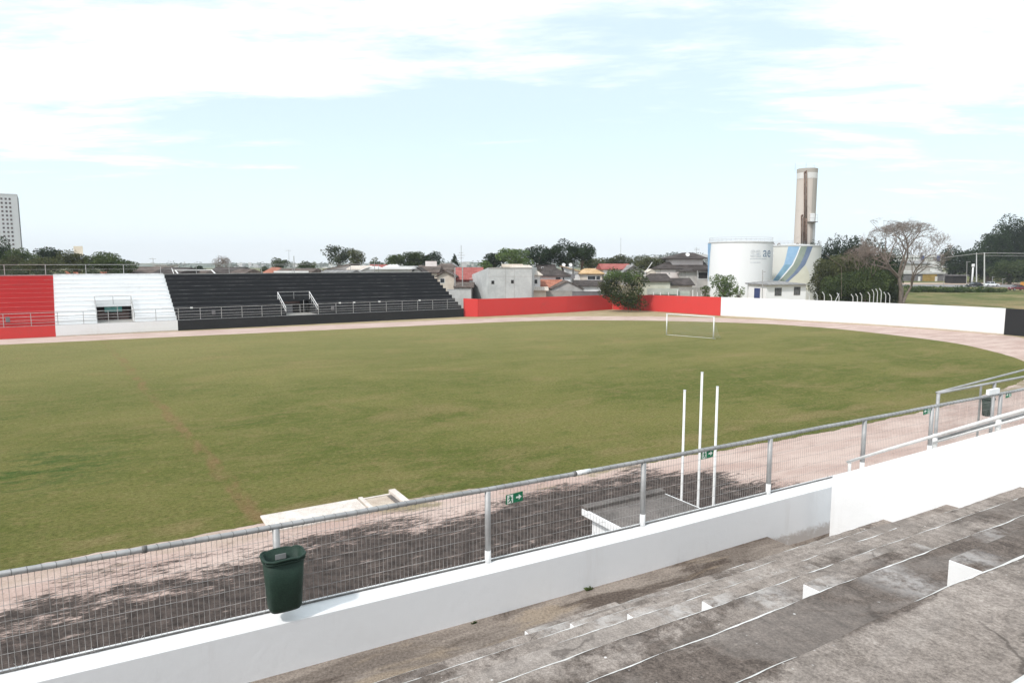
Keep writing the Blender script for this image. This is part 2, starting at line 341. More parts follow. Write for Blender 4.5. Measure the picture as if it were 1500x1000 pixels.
EDGE_W = M2('edge_pale', (0.50,0.49,0.47), (0.74,0.73,0.72), 1.0)
GALV = M2('galvanised_steel', (0.34,0.335,0.33), (0.44,0.435,0.43), 3.0, rough=0.55, metal=0.35, bump=0.1, bscale=40)
WIRE = M2('galvanised_wire', (0.24,0.225,0.215), (0.42,0.40,0.385), 5.0, rough=0.6, metal=0.15)
WIRE_DK = M2('dull_wire', (0.13,0.125,0.12), (0.22,0.21,0.20), 15.0, rough=0.7, metal=0.2)
RAILGREY = M2('railing_grey', (0.34,0.33,0.32), (0.48,0.47,0.46), 4.0, rough=0.6, metal=0.2)
PWHITE = M2('white_metal_paint', (0.72,0.71,0.69), (0.82,0.81,0.80), 6.0, rough=0.5)
BIN = M2('green_bin_plastic', (0.015,0.034,0.024), (0.024,0.050,0.036), 5.0, rough=0.62, bump=0.08, bscale=8, fine=0.35)
SIGN_G = M2('sign_green', (0.012,0.16,0.075), (0.018,0.19,0.09), 8.0, rough=0.5)
SIGN_W = M2('sign_white', (0.76,0.80,0.74), (0.84,0.86,0.80), 8.0, rough=0.5)
DARK = M2('dark_interior', (0.012,0.011,0.011), (0.03,0.026,0.024), 2.0)
GLASS = glassmat()
CONC = M2('raw_concrete', (0.42,0.43,0.425), (0.57,0.575,0.565), 0.55, det=8, lo=0.3, hi=0.7, fine=0.12, bump=0.2, bscale=3, bdist=0.03)
CONC_L = M2('pale_concrete', (0.50,0.50,0.485), (0.62,0.615,0.60), 0.4, det=8)
CONC_D = M2('dull_block_wall', (0.25,0.24,0.22), (0.40,0.38,0.35), 0.5, det=8, fine=0.3)
SLAB = M2('chalky_slab', (0.56,0.48,0.42), (0.74,0.67,0.61), 1.6, det=8, fine=0.25, bump=0.3, bscale=12)
ROOF_TOP = M2('sooty_slab', (0.085,0.075,0.068), (0.19,0.165,0.15), 1.4, det=8, fine=0.35, bump=0.3, bscale=10)
SAND = M2('sand_pit', (0.42,0.33,0.26), (0.58,0.49,0.40), 2.0, det=8, fine=0.3)
W_PLAST = M2('white_plaster', (0.70,0.69,0.68), (0.80,0.79,0.78), 0.5)
W_PINK = M2('pale_pink_plaster', (0.72,0.63,0.60), (0.80,0.73,0.70), 0.5)
W_CREAM = M2('cream_plaster', (0.62,0.53,0.44), (0.73,0.65,0.55), 0.5)
W_GREEN = M2('pale_green_plaster', (0.52,0.52,0.42), (0.62,0.62,0.52), 0.5)
W_GREY = M2('grey_render', (0.38,0.36,0.34), (0.50,0.475,0.45), 0.6, det=8)
R_TERRA = roofmat('terracotta_tiles', (0.33,0.125,0.080), (0.46,0.20,0.135))
R_RED = roofmat('red_tiles', (0.30,0.085,0.075), (0.42,0.15,0.13))
R_DARK = roofmat('dark_tiles', (0.055,0.046,0.042), (0.11,0.092,0.085))
R_BROWN = roofmat('brown_tiles', (0.10,0.078,0.066), (0.19,0.15,0.13))
R_TAN = roofmat('tan_tiles', (0.52,0.34,0.17), (0.66,0.46,0.27))
R_PALE = roofmat('pale_tiles', (0.58,0.50,0.43), (0.72,0.64,0.56))
R_GREY = roofmat('grey_sheet_roof', (0.22,0.215,0.21), (0.34,0.33,0.32), 1.2)
TRUNK = M2('bark', (0.10,0.078,0.06), (0.20,0.165,0.135), 3.0, fine=0.3)
TRUNK_P = M2('pale_bark', (0.15,0.12,0.10), (0.27,0.225,0.195), 2.0, fine=0.3)
F_DARK = foliage('dark_foliage', (0.012,0.026,0.011), (0.036,0.062,0.020))
F_MID = foliage('mid_foliage', (0.036,0.056,0.020), (0.095,0.125,0.042))
F_OLIVE = foliage('olive_foliage', (0.050,0.060,0.024), (0.125,0.130,0.055))
F_GREY = foliage('grey_green_foliage', (0.040,0.055,0.032), (0.100,0.120,0.070))
F_BRIGHT = foliage('bright_foliage', (0.060,0.100,0.028), (0.170,0.230,0.085))
F_BROWN = foliage('brown_twiggy_foliage', (0.070,0.055,0.040), (0.150,0.120,0.090))
F_FLOW = foliage('pale_blossom', (0.26,0.24,0.15), (0.42,0.37,0.25))
F_SHRUB = foliage('shrub_foliage', (0.040,0.075,0.018), (0.095,0.135,0.040))
TANK_W = paint('tank_white', (0.83,0.83,0.83), (0.6,0.56,0.5), 0.14, 0.3)
TANK_C = paint('tank_offwhite', (0.70,0.69,0.64), (0.5,0.46,0.38), 0.25, 0.25)
TW_CONC = paint('tower_concrete', (0.60,0.53,0.475), (0.36,0.31,0.275), 0.8, 0.30)
TW_CONC_D = paint('tower_dark_concrete', (0.44,0.40,0.36), (0.26,0.235,0.21), 0.9, 1.3)
RUST = M2('rusty_pipe', (0.13,0.080,0.060), (0.27,0.19,0.15), 1.5, det=7)
DKPIPE = M2('dark_pipe', (0.075,0.07,0.068), (0.13,0.12,0.115), 2.0)
BLUE_L = M2('mural_light_blue', (0.27,0.44,0.64), (0.33,0.50,0.68), 0.6)
BLUE_T = M2('mural_sea_blue', (0.20,0.36,0.48), (0.26,0.42,0.52), 0.6)
SAGE = M2('mural_sage', (0.27,0.32,0.27), (0.33,0.37,0.31), 0.6)
SLATE = M2('mural_slate_blue', (0.16,0.21,0.31), (0.21,0.26,0.37), 0.6)
MCREAM = M2('mural_cream', (0.68,0.66,0.54), (0.74,0.72,0.60), 0.6)
DOORB = M2('blue_door', (0.035,0.05,0.14), (0.05,0.07,0.18), 2.0, rough=0.5)
LGREY = M2('lettering_grey', (0.42,0.46,0.50), (0.48,0.52,0.56), 1.0)
LBLUE = M2('lettering_blue_grey', (0.20,0.27,0.36), (0.24,0.31,0.40), 1.0)
TEAL = M2('teal_panel', (0.10,0.30,0.28), (0.22,0.42,0.38), 1.0)
BROWN = M2('brown_panel', (0.055,0.030,0.026), (0.10,0.06,0.05), 1.0)
ASPH = M2('asphalt', (0.20,0.19,0.19), (0.30,0.285,0.28), 0.3, det=7)
EARTH = M2('bare_earth', (0.36,0.26,0.19), (0.50,0.39,0.30), 0.3, det=7)
WALLG = M2('dark_grey_wall', (0.15,0.145,0.15), (0.21,0.20,0.205), 0.5)
OCHRE = M2('ochre_gate', (0.30,0.20,0.055), (0.38,0.27,0.09), 1.0)
CAR_K = M2('black_car_paint', (0.012,0.013,0.015), (0.02,0.021,0.024), 1.0, rough=0.25, spec=0.5)
CAR_W = M2('white_car_paint', (0.72,0.72,0.72), (0.78,0.78,0.78), 1.0, rough=0.3, spec=0.5)
CAR_M = M2('maroon_car_paint', (0.13,0.016,0.022), (0.17,0.022,0.03), 1.0, rough=0.3, spec=0.5)
TYRE = M2('tyre_rubber', (0.015,0.015,0.015), (0.03,0.03,0.03), 4.0)
BUILD_W = paint('tower_block_white', (0.66,0.65,0.67), (0.45,0.42,0.42), 0.3, 0.15)
HILL = M2('hill_cover', (0.075,0.105,0.060), (0.19,0.20,0.16), 0.02, det=9)
TOWN = M2('far_town_walls', (0.45,0.42,0.40), (0.70,0.68,0.66), 0.01, det=2)
ORANGE = M2('orange_brick', (0.45,0.16,0.10), (0.58,0.26,0.18), 3.0)

# ------------------------------------------------------------ mesh helpers
ORG = {}
def org(o): return ORG.get(o.name, Vector((0,0,0)))
def tags(o, label=None, cat=None, group=None, kind=None):
    if label: o['label'] = label
    if cat: o['category'] = cat
    if group: o['group'] = group
    if kind: o['kind'] = kind
    return o
def thing(name, label, cat, base, group=None):
    o = bpy.data.objects.new(name, None); C.objects.link(o); o.location = base; o.empty_display_size = 0.3
    ORG[o.name] = Vector(base); return tags(o, label, cat, group)
class MB:
    def __init__(s, W=ID): s.v = []; s.f = []; s.W = W
    def add(s, pts, faces):
        n = len(s.v); s.v += [tuple(s.W(*p)) for p in pts]; s.f += [tuple(i+n for i in f) for f in faces]; return s
    def raw(s, pts, faces):
        n = len(s.v); s.v += [tuple(p) for p in pts]; s.f += [tuple(i+n for i in f) for f in faces]; return s
    def box(s, a0, a1, b0, b1, c0, c1):
        return s.add([(a0,b0,c0),(a1,b0,c0),(a1,b1,c0),(a0,b1,c0),(a0,b0,c1),(a1,b0,c1),(a1,b1,c1),(a0,b1,c1)],
                     [(0,3,2,1),(4,5,6,7),(0,1,5,4),(1,2,6,5),(2,3,7,6),(3,0,4,7)])
    def quad(s, a, b, c, d): return s.add([a,b,c,d], [(0,1,2,3)])
    def prism(s, pts, z0, z1):
        n = len(pts); v = [(x,y,z0) for x,y in pts] + [(x,y,z1) for x,y in pts]
        return s.add(v, [tuple(range(n-1,-1,-1)), tuple(range(n,2*n))] + [(i,(i+1)%n,n+(i+1)%n,n+i) for i in range(n)])
    def tube(s, pts, r, n=8, r2=None, local=True, cap=True):
        P = [Vector(s.W(*p)) if local else Vector(p) for p in pts]
        k = len(P); rs = [r + ((r2 if r2 is not None else r)-r)*i/(k-1) for i in range(k)]
        vs = []; prev = None
        for i, c in enumerate(P):
            t = (P[min(i+1,k-1)] - P[max(i-1,0)]).normalized()
            if prev is None:
                a = t.cross(Vector((0,0,1)));
                if a.length < 1e-3: a = t.cross(Vector((1,0,0)))
            else: a = prev - t*prev.dot(t)
            a.normalize(); prev = a; b = t.cross(a)
            for j in range(n):
                q = 2*PI*j/n; vs.append(c + (a*math.cos(q) + b*math.sin(q))*rs[i])
        fs = []
        for i in range(k-1):
            for j in range(n): fs.append((i*n+j, i*n+(j+1)%n, (i+1)*n+(j+1)%n, (i+1)*n+j))
        if cap: fs += [tuple(range(n-1,-1,-1)), tuple(range((k-1)*n, k*n))]
        return s.raw(vs, fs)
    def lathe(s, prof, cx, cy, n=48, a0=0, a1=2*PI):
        full = abs(a1-a0-2*PI) < 1e-6; m = n if full else n+1
        vs = []
        for r, z in prof:
            for j in range(m):
                q = a0 + (a1-a0)*j/n; vs.append((cx + r*math.cos(q), cy + r*math.sin(q), z))
        fs = []
        for i in range(len(prof)-1):
            for j in range(n):
                j2 = (j+1) % m if full else j+1
                fs.append((i*m+j, i*m+j2, (i+1)*m+j2, (i+1)*m+j))
        return s.add(vs, fs)
    def build(s, name, mat, parent=None, base=None, smooth=False, bev=0.0, **tg):
        o0 = org(parent) if parent is not None else Vector(base or (0,0,0))
        me = bpy.data.meshes.new(name)
        me.from_pydata([(x-o0.x, y-o0.y, z-o0.z) for x,y,z in s.v], [], s.f); me.materials.append(mat); me.update()
        if smooth: me.polygons.foreach_set('use_smooth', [True]*len(me.polygons))
        o = bpy.data.objects.new(name, me); C.objects.link(o)
        if parent is not None: o.parent = parent
        else: o.location = o0
        ORG[o.name] = o0
        if bev:
            b = o.modifiers.new('bevel', 'BEVEL'); b.width = bev; b.segments = 2; b.limit_method = 'ANGLE'
        tags(o, **{k: v for k, v in tg.items()})
        return o
def dup(o, loc=None, parent=None, **tg):
    c = o.copy(); C.objects.link(c)
    if parent is not None: c.parent = parent
    if loc is not None: c.location = loc
    ORG[c.name] = org(o)
    for ch in list(o.children):
        d = ch.copy(); C.objects.link(d); d.parent = c
        for g in list(ch.children):
            e = g.copy(); C.objects.link(e); e.parent = d
    tags(c, **tg); return c
def wob(x, seed=0.0, f=1.0):
    return (math.sin(x*1.7*f+seed*3.1)+math.sin(x*4.3*f+seed*7.7)*0.6+math.sin(x*11.1*f+seed*1.3)*0.35+math.sin(x*23.7*f+seed*5.2)*0.2)/2.15

# ============================================================ GROUND
def sheet(name, pts, z, mat, frame=W, **k):
    m = MB(frame); m.add([(a,b,z) for a,b in pts], [tuple(range(len(pts)))])
    return m.build(name, mat, kind='structure', **k)
g = MB(); g.add([(-9000,-3000,-0.012),(9000,-3000,-0.012),(9000,14000,-0.012),(-9000,14000,-0.012)], [(0,1,2,3)])
g.build('ground', T_FIELD, kind='structure')
# dry grass verge inside the wall
sheet('dry_grass_verge', [(-80,7.7),(95,7.7),(96,60),(82,97),(-80,97)], -0.004, M2('dry_verge', (0.30,0.235,0.125), (0.42,0.335,0.205), 0.5, det=8, fine=0.3))
# running track with its clay apron
CC = (48.0, 53.8)
def arc(r, a0, a1, n, seed, amp):
    out = []
    for i in range(n+1):
        a = R(a0 + (a1-a0)*i/n); rr = r + amp*wob(i*0.5, seed)
        out.append((CC[0]+rr*math.cos(a), CC[1]+rr*math.sin(a)))
    return out
def line(u0, u1, p0, n, seed, amp):
    return [(u0+(u1-u0)*i/n, p0 + amp*wob(u0+(u1-u0)*i/n, seed)) for i in range(n+1)]
def spline(P, k=14, amp=0.0, seed=0):
    out = []; n = len(P); t_ = 0
    for i in range(n-1):
        p0, p1, p2, p3 = P[max(i-1,0)], P[i], P[i+1], P[min(i+2,n-1)]
        for j in range(k):
            t = j/k; q = [0.5*((2*p1[c])+(-p0[c]+p2[c])*t+(2*p0[c]-5*p1[c]+4*p2[c]-p3[c])*t*t+(-p0[c]+3*p1[c]-3*p2[c]+p3[c])*t**3) for c in (0,1)]
            w_ = amp*wob(t_*0.5, seed); t_ += 1; out.append((q[0]+w_*0.5, q[1]+w_))
    out.append(P[-1]); return out
outer = spline([(-80,94.5),(-20,92.9),(20,91.5),(45,90.6),(58.1,88.2),(69,83),(76.5,76.5),(81.5,70),(85.1,62.2),(88.4,50),(88.7,38.7),(85.8,34),(84,22),(82,7.0)], 12, 0.1, 1)
sheet('running_track', [(-80,6.9)] + outer[::-1], 0.0, T_TRACK)
near_e = [(a, b+0.11*wob(a, 3)) for a, b in spline([(-80,22.6),(-30,22.5),(-3,22.3),(8,22.1),(14,21.5),(20,21.0),(30,20.6),(40,20.8)], 70)]
curve_e = spline([(40,20.8),(48,21.6),(56.4,23.1),(66,27.0),(72.8,33.5),(76.4,39.5),(79.0,51.0),(78.7,57.5),(76.6,63.9),(68.8,73.2),(59.8,79.9),(52,83.0),(45,83.9)], 26, 0.10, 4)
far_e = [(45-(125)*i/260, 83.9+(45-(45-(125)*i/260))*0.04 + 0.12*wob(i*0.5, 5)) for i in range(1, 261)]
sheet('pitch_grass', near_e + curve_e[1:] + far_e, 0.004, T_PITCH)

# chalky slab and old sand pit at the pitch edge
m = MB(W); m.box(3.85, 7.1, 21.3, 22.85, -0.05, 0.06)
m.build('concrete_slab', SLAB, base=W(5.5,22.1,0), bev=0.015, label='long pale chalky concrete slab lying at the near edge of the pitch', cat='slab')
pit = thing('jump_pit', 'small open rectangular pit with pale concrete kerbs at the end of the slab', 'pit', W(7.9,22.1,0))
m = MB(W); m.box(7.15, 7.3, 21.4, 22.85, -0.05, 0.09); m.build('kerb', SLAB, pit, bev=0.01)
m = MB(W); m.box(8.32, 8.56, 21.5, 22.95, -0.05, 0.14); m.build('kerb', SLAB, pit, bev=0.01)
m = MB(W); m.box(7.32, 8.3, 22.7, 22.8, -0.05, 0.05); m.build('kerb', SLAB, pit, bev=0.01)
m = MB(W); m.box(7.32, 8.3, 21.4, 22.68, -0.05, 0.025); m.build('pit_floor', SAND, pit)
m = MB(W); m.box(8.14, 8.30, 21.4, 22.6, 0.026, 0.05); m.build('dark_strip', ROOF_TOP, pit)  # solid dark strip on the pit floor along the end kerb

# ============================================================ NEAR STAND
TT, RR = 0.859, 0.499          # tread depth, rise
P0, H0 = 0.529, 0.809          # nosing nearest the camera: across, below the camera
PN = [P0 + TT*i + (0.06 if i == 0 else 0) for i in range(7)]; HN = [H0 + RR*i for i in range(7)]
ZN = [CAM_H - h for h in HN]
WALK_Z = 4.0; WALL_Z = 4.55; UW = 9.80; UL = 16.0
_PU = [(-12,7.95),(-3,7.54),(-1,7.44),(1.4,7.34),(4,7.25),(6.4,7.19),(9.1,7.185),(12,7.17),(16.5,7.15),(40,7.1)]
def pf(u):     # fence line across, a gentle bend
    for (a, x), (b, y) in zip(_PU[:-1], _PU[1:]):
        if u <= b: return x + (y-x)*(u-a)/(b-a)
    return _PU[-1][1]
near = thing('grandstand', 'weathered bare concrete terrace steps behind the white parapet in the foreground', 'grandstand', W(4,3,0))
U0, U1 = -9.0, UW
def tier_mesh():
    m = MB(W); us = np.arange(U0, U1+0.001, 0.12); us[-1] = U1
    prof = []
    allp = list(zip(PN, ZN))      # the top tread runs back as a wide landing
    rows = [(-9.0, allp[0][1], 39), (-4.0, allp[0][1], 39), (-1.5, allp[0][1], 39)]
    for i, (p, z) in enumerate(allp):
        i += 3
        for k in range(1, 5):   # tread subdivisions up to the nosing
            rows.append((p - (p-(allp[i-4][0] if i > 3 else p-TT))*(1-k/4.0) - (0.012 if k == 4 else 0), z - (0.002*k), i*10+k))
        rows.append((p, z-0.018, i*10+7))
        zn = allp[i-2][1] if i-2 < len(allp) else WALK_Z
        rows.append((p+0.012, zn+0.0, i*10+8))
    V = []
    for (p, z, sd) in rows:
        t = sd // 10
        for u in us:
            dp = 0.011*wob(u, t*1.3, 1.0) if sd % 10 in (4, 7) else 0.0
            dz = 0.006*wob(u, t*2.1+1, 0.8) if sd % 10 in (3, 4, 7, 2) else 0.0
            V.append((float(u), p+dp, z+dz))
    n = len(us); F = []
    for r in range(len(rows)-1):
        for j in range(n-1): F.append((r*n+j, r*n+j+1, (r+1)*n+j+1, (r+1)*n+j))
    m.add(V, F); return m
STEPS = tier_mesh()
# solid body beneath
m = MB(W); m.box(U0, 26.0, -2.6, 5.6, 0, 3.5); m.build('stand_base', CONC, near)
# walkway, with a step down before the exit
m = MB(W)
us_ = [U0-8+1.0*i for i in range(30)]
m.add([(U0-8,5.5,WALK_Z),(8.75,5.5,WALK_Z),(8.75,7.1,WALK_Z),(U0-8,8.0,WALK_Z)], [(0,1,2,3)])
m.add([(8.75,5.5,WALK_Z),(8.75,7.1,WALK_Z),(8.75,7.1,WALK_Z-0.26),(8.75,5.5,WALK_Z-0.26)], [(0,1,2,3)])
m.add([(8.75,5.4,WALK_Z-0.26),(30,5.4,WALK_Z-0.26),(30,7.1,WALK_Z-0.26),(8.75,7.1,WALK_Z-0.26)], [(0,1,2,3)])
m.build('walkway_floor', T_WALK, near)
# parapet under the fence: inner face, ledge, outer face
m = MB(W); us = [U0-8 + 0.5*i for i in range(80)]
V = []
for u in us: V += [(u, pf(u)-0.30, 3.5), (u, pf(u)-0.275, WALL_Z-0.012)]
m.add(V, [(2*i, 2*i+2, 2*i+3, 2*i+1) for i in range(len(us)-1)]); m.build('parapet_wall', WHITE_IN, near)
m = MB(W); V = []
for u in us: V += [(u, pf(u)-0.275, WALL_Z-0.012), (u, pf(u)-0.26, WALL_Z), (u, pf(u)+0.09, WALL_Z), (u, pf(u)+0.09, 0)]
F = []
for i in range(len(us)-1):
    for k in range(3): F.append((4*i+k, 4*i+4+k, 4*i+5+k, 4*i+1+k))
m.add(V, F); m.build('parapet_ledge', WHITE_TOP, near)
# aisle half steps, their left ends painted white
AU0, AU1 = 3.763, 5.05
for i in range(7):
    pa, pb = PN[i]+0.014, PN[i]+TT*0.5
    zt = ZN[i]-RR*0.5; zb = (ZN[i+1] if i < 6 else WALK_Z)-0.02
    m = MB(W); m.box(AU0+0.004, AU1, pa, pb, zb, zt); st = m.build('aisle_step', T_TERR, near, bev=0.012)
    m = MB(W); m.box(AU0-0.002, AU0+0.006, pa+0.004, pb-0.006, zb, zt-0.010); m.build('painted_end', WHITE_ST, st)
# worn white paint along the nosings, broken into irregular runs, in the same mesh as the steps
rnd = random.Random(3); NF = len(STEPS.f); m = STEPS
for i in range(7):
    u = -2.0; solid = {0: 0.5, 1: 0.85, 2: 0.7}.get(i, 0.55)
    while u < UW-0.1:
        L_ = rnd.uniform(0.15, 1.5)*solid*1.5; gap = rnd.uniform(0.0, 0.08) if rnd.random() < solid else rnd.uniform(0.15, 0.8)
        e = min(u+L_, UW-0.05); n = max(4, int((e-u)/0.025)); V = []; wk = rnd.uniform(0.5, 1.3)
        for k in range(n+1):
            q = u+(e-u)*k/n; dp = 0.011*wob(q, (i+3)*1.3, 1.0); dz = 0.006*wob(q, (i+3)*2.1+1, 0.8)
            ww = max(0.0008, 0.0065*wk*(1.0 + 0.9*wob(q, i, 3) + 0.5*wob(q, i+5, 11))) * min(1, 4*k/n+0.1, 4*(n-k)/n+0.1)
            z = ZN[i]-0.008+dz+0.002
            V += [(q, PN[i]-0.012+dp-ww, z), (q, PN[i]-0.012+dp, z), (q, PN[i]+0.003+dp, z-0.012)]
        m.add(V, [f for k in range(n) for f in ((3*k,3*k+3,3*k+4,3*k+1),(3*k+1,3*k+4,3*k+5,3*k+2))])
        u = e+gap
so = STEPS.build('terrace_steps', T_TERR, near); so.data.materials.append(EDGE_WORN)
for k in range(NF, len(so.data.polygons)): so.data.polygons[k].material_index = 1
# stair wall running down the terrace at the exit; its top follows the steps
def wall_top(p): return CAM_H-(2.0+(p-3.97)*0.539)
m = MB(W)
PE = 6.54; pts = [(-2.6, wall_top(-2.6)), (PE, wall_top(PE))]
x0, x1 = UW, UW+0.20
V = []
for x in (x0, x1):
    V += [(x,-2.6,3.4),(x,PE,3.4),(x,PE,pts[1][1]),(x,-2.6,pts[0][1])]
m.add(V, [(0,1,2,3),(4,7,6,5),(0,4,5,1),(1,5,6,2),(2,6,7,3),(3,7,4,0)])
m.build('stair_wall', WHITE_ST, near, bev=0.012)
# weeds rooted where the walkway meets the parapet
def weed(u, p, z, sc_, label, seed):
    rn = random.Random(seed); m = MB(W)
    for k in range(46):
        a = rn.uniform(0, 2*PI); r_ = rn.uniform(0.2, 1)*sc_; h_ = rn.uniform(0.25, 0.8)*sc_; w_ = 0.10*sc_; ca, sa = math.cos(a), math.sin(a)
        b = (u+rn.uniform(-1,1)*sc_*0.9, p+rn.uniform(-0.25,0.25)*sc_, z)
        m.add([(b[0]-sa*w_,b[1]+ca*w_,z),(b[0]+sa*w_,b[1]-ca*w_,z),(b[0]+ca*r_*0.5+sa*w_*0.7,b[1]+sa*r_*0.5-ca*w_*0.7,z+h_),(b[0]+ca*r_,b[1]+sa*r_,z+h_*0.75)], [(0,1,2,3)])
    m.build('weed', F_MID, base=W(u,p,z), label=label, cat='weed', group='weeds along the foot of the parapet')
weed(5.25, 6.90, 4.0, 0.055, 'larger weed tuft at the parapet foot, level with the right end of the tunnel roof', 1)
weed(3.55, 6.92, 4.0, 0.035, 'small weed at the parapet foot below the near exit sign', 2)
weed(9.70, 5.55, 4.005, 0.05, 'small weed where the terrace meets the white stair wall', 3)
# white handrail above the stair wall
hr = thing('handrail', 'white painted double pipe handrail on top of the sloping white stair wall', 'handrail', W(UW+0.1, 5.5, wall_top(5.5)))
uc = UW+0.10
for p in (6.32, 5.07, 4.30, 3.3, 2.2):
    m = MB(W); m.tube([(uc,p,wall_top(p)-0.02),(uc,p,wall_top(p)+(0.17 if p > 6 else 0.20))], 0.024 if p > 6 else 0.034, 10); m.build('post', PWHITE, hr, smooth=True)
m = MB(W); ps = [6.35,5.7,5.05,4.3,3.5,2.6,1.6]
m.tube([(uc-0.02,p,wall_top(p)+0.175+0.012*wob(p,2)) for p in ps], 0.022, 10, r2=0.031); m.build('upper_rail', PWHITE, hr, smooth=True)
m = MB(W); m.tube([(uc+0.07,p,wall_top(p)+0.125) for p in (5.1,4.3,3.6,2.6,1.6)], 0.021, 10); m.build('lower_rail', RAILGREY, hr, smooth=True)
m = MB(W); m.tube([(uc-0.05,p,wall_top(p)+0.085) for p in (5.07,4.3,3.6,2.6,1.6)], 0.016, 10); m.build('lower_rail', PWHITE, hr, smooth=True)

# ------------------------------------------------------------ wire mesh fence on the parapet
FH = 0.95; RZ = WALL_Z+FH
POSTS = [-3.75, -1.22, 1.39, 3.92, 6.41, 9.09, 11.61, 13.80, 16.47, 19.0]
fence = thing('mesh_fence', 'long galvanised wire mesh fence standing on the white parapet', 'fence', W(4, pf(4), WALL_Z))
def wire_v(m, u, p, z0, z1, r, lean=0.0, kink=0.0):
    # square-section wire, slightly bent
    zs = [z0, z0+0.06, (z0+z1)/2, z1]; ds = [kink, 0, lean, 0]
    pts = [(u+d, p, z) for d, z in zip(ds, zs)]
    m.tube(pts, r, 4, cap=False)
def panel(u0, u1, pfun, z0, z1, parent, seed, mat=WIRE, step=0.05, r=0.0019):
    rn = random.Random(seed); m = MB(W)
    u = u0+0.03
    while u < u1-0.02:
        bent = rn.random()
        wire_v(m, u, pfun(u), z0+0.015, z1, r, rn.uniform(-0.003,0.003), rn.uniform(-0.03,0.03) if bent > 0.8 else rn.uniform(-0.004,0.004))
        u += step
    k = 0; z = z0+0.035
    hs = []
    while z < z1-0.02: hs.append(z); z += 0.155
    for z in hs:
        n = 6; m.tube([(u0+(u1-u0)*i/n, pfun(u0+(u1-u0)*i/n)-0.005, z+rn.uniform(-0.004,0.004)) for i in range(n+1)], r*1.15, 4, cap=False)
    # stray bent wire ends at the foot
    for j in range(14):
        q = rn.uniform(u0, u1); m.tube([(q, pfun(q), z0+0.01), (q+rn.uniform(-0.05,0.05), pfun(q)-rn.uniform(0,0.03), z0+rn.uniform(0.04,0.09))], r, 4, cap=False)
    return m.build('mesh_panel', mat, parent)
for i in range(len(POSTS)-1):
    a, b = POSTS[i]+0.045, POSTS[i+1]-0.045
    panel(a, b, pf, WALL_Z, RZ-0.02, fence, i, r=0.0020 if b < 9.2 else 0.0015)
for u in POSTS:
    m = MB(W); m.tube([(u, pf(u), WALL_Z-0.01), (u, pf(u), RZ-0.02)], 0.038, 14); po = m.build('post', GALV, fence, smooth=True)
    m = MB(W); m.tube([(u, pf(u), WALL_Z-0.02), (u, pf(u), WALL_Z+0.17+0.03*wob(u,1))], 0.0395, 14); m.build('white_painted_foot', WHITE_TOP, po, smooth=True)
m = MB(W); n = 90; m.tube([(-3.6+22.6*i/n, pf(-3.6+22.6*i/n), RZ+0.004*wob(i*0.25, 3)) for i in range(n+1)], 0.030, 12); RM = m; NF1 = len(RM.f)
m = RM; u = -3.3
while u < 18.8:
    V = []; ns = 14
    pts = []
    for j in range(ns+1):
        a = 2*PI*j/ns; pts.append((u+0.030*math.sin(a*0.5), pf(u)+0.0315*math.cos(a), RZ+0.004*wob((u+3.6)/22.6*n*0.25, 3)+0.0315*math.sin(a)))
    m.tube(pts, 0.0024, 4); u += 0.118 + 0.01*wob(u*3, 1)
for u in (0.13, 5.20): RM.tube([(u, pf(u), RZ), (u+0.045, pf(u), RZ)], 0.037, 12)
NF2 = len(RM.f); RM.tube([(5.22, pf(5.22), RZ+0.002), (5.48, pf(5.4), RZ+0.002)], 0.0325, 12)
top = RM.build('top_rail', GALV, fence, smooth=True); top.data.materials.append(WIRE_DK); top.data.materials.append(WHITE_TOP)
for k in range(NF1, len(top.data.polygons)): top.data.polygons[k].material_index = 1 if k < NF2 else 2
m = MB(W); n = 60; m.tube([(-3.6+22.6*i/n, pf(-3.6+22.6*i/n)+0.01, WALL_Z+0.012) for i in range(n+1)], 0.011, 5); m.build('bottom_wire', WIRE_DK, fence)

# second fence around the exit passage
f2 = thing('mesh_fence', 'short wire mesh fence beyond the parapet fence at the right edge, sloping rail above', 'fence', W(16, 8.0, 3.8))
p2 = lambda u: 7.86 + 0.025*(u-15.4)
for u in (15.35, 17.9, 20.0, 22.6):
    m = MB(W); m.tube([(u, p2(u), 3.5), (u, p2(u), RZ-0.01)], 0.036, 12); m.build('post', GALV, f2, smooth=True)
for i, (a, b) in enumerate(((15.4,17.86),(17.94,19.96),(20.04,22.56))): panel(a, b, p2, 3.7, RZ-0.03, f2, 50+i, mat=WIRE_DK, r=0.0011)
m = MB(W); m.tube([(15.33,p2(15.33),RZ),(22.7,p2(22.7),RZ)], 0.026, 10); m.build('top_rail', GALV, f2, smooth=True)
m = MB(W); m.tube([(15.33,p2(15.33)+0.03,RZ+0.01),(22.7,8.58,RZ+0.05)], 0.024, 10); m.build('upper_rail', GALV, f2, smooth=True)
m = MB(W); m.box(15.3, 24, 7.80, 8.08, 0, 3.5); m.build('support_wall', CONC, f2)

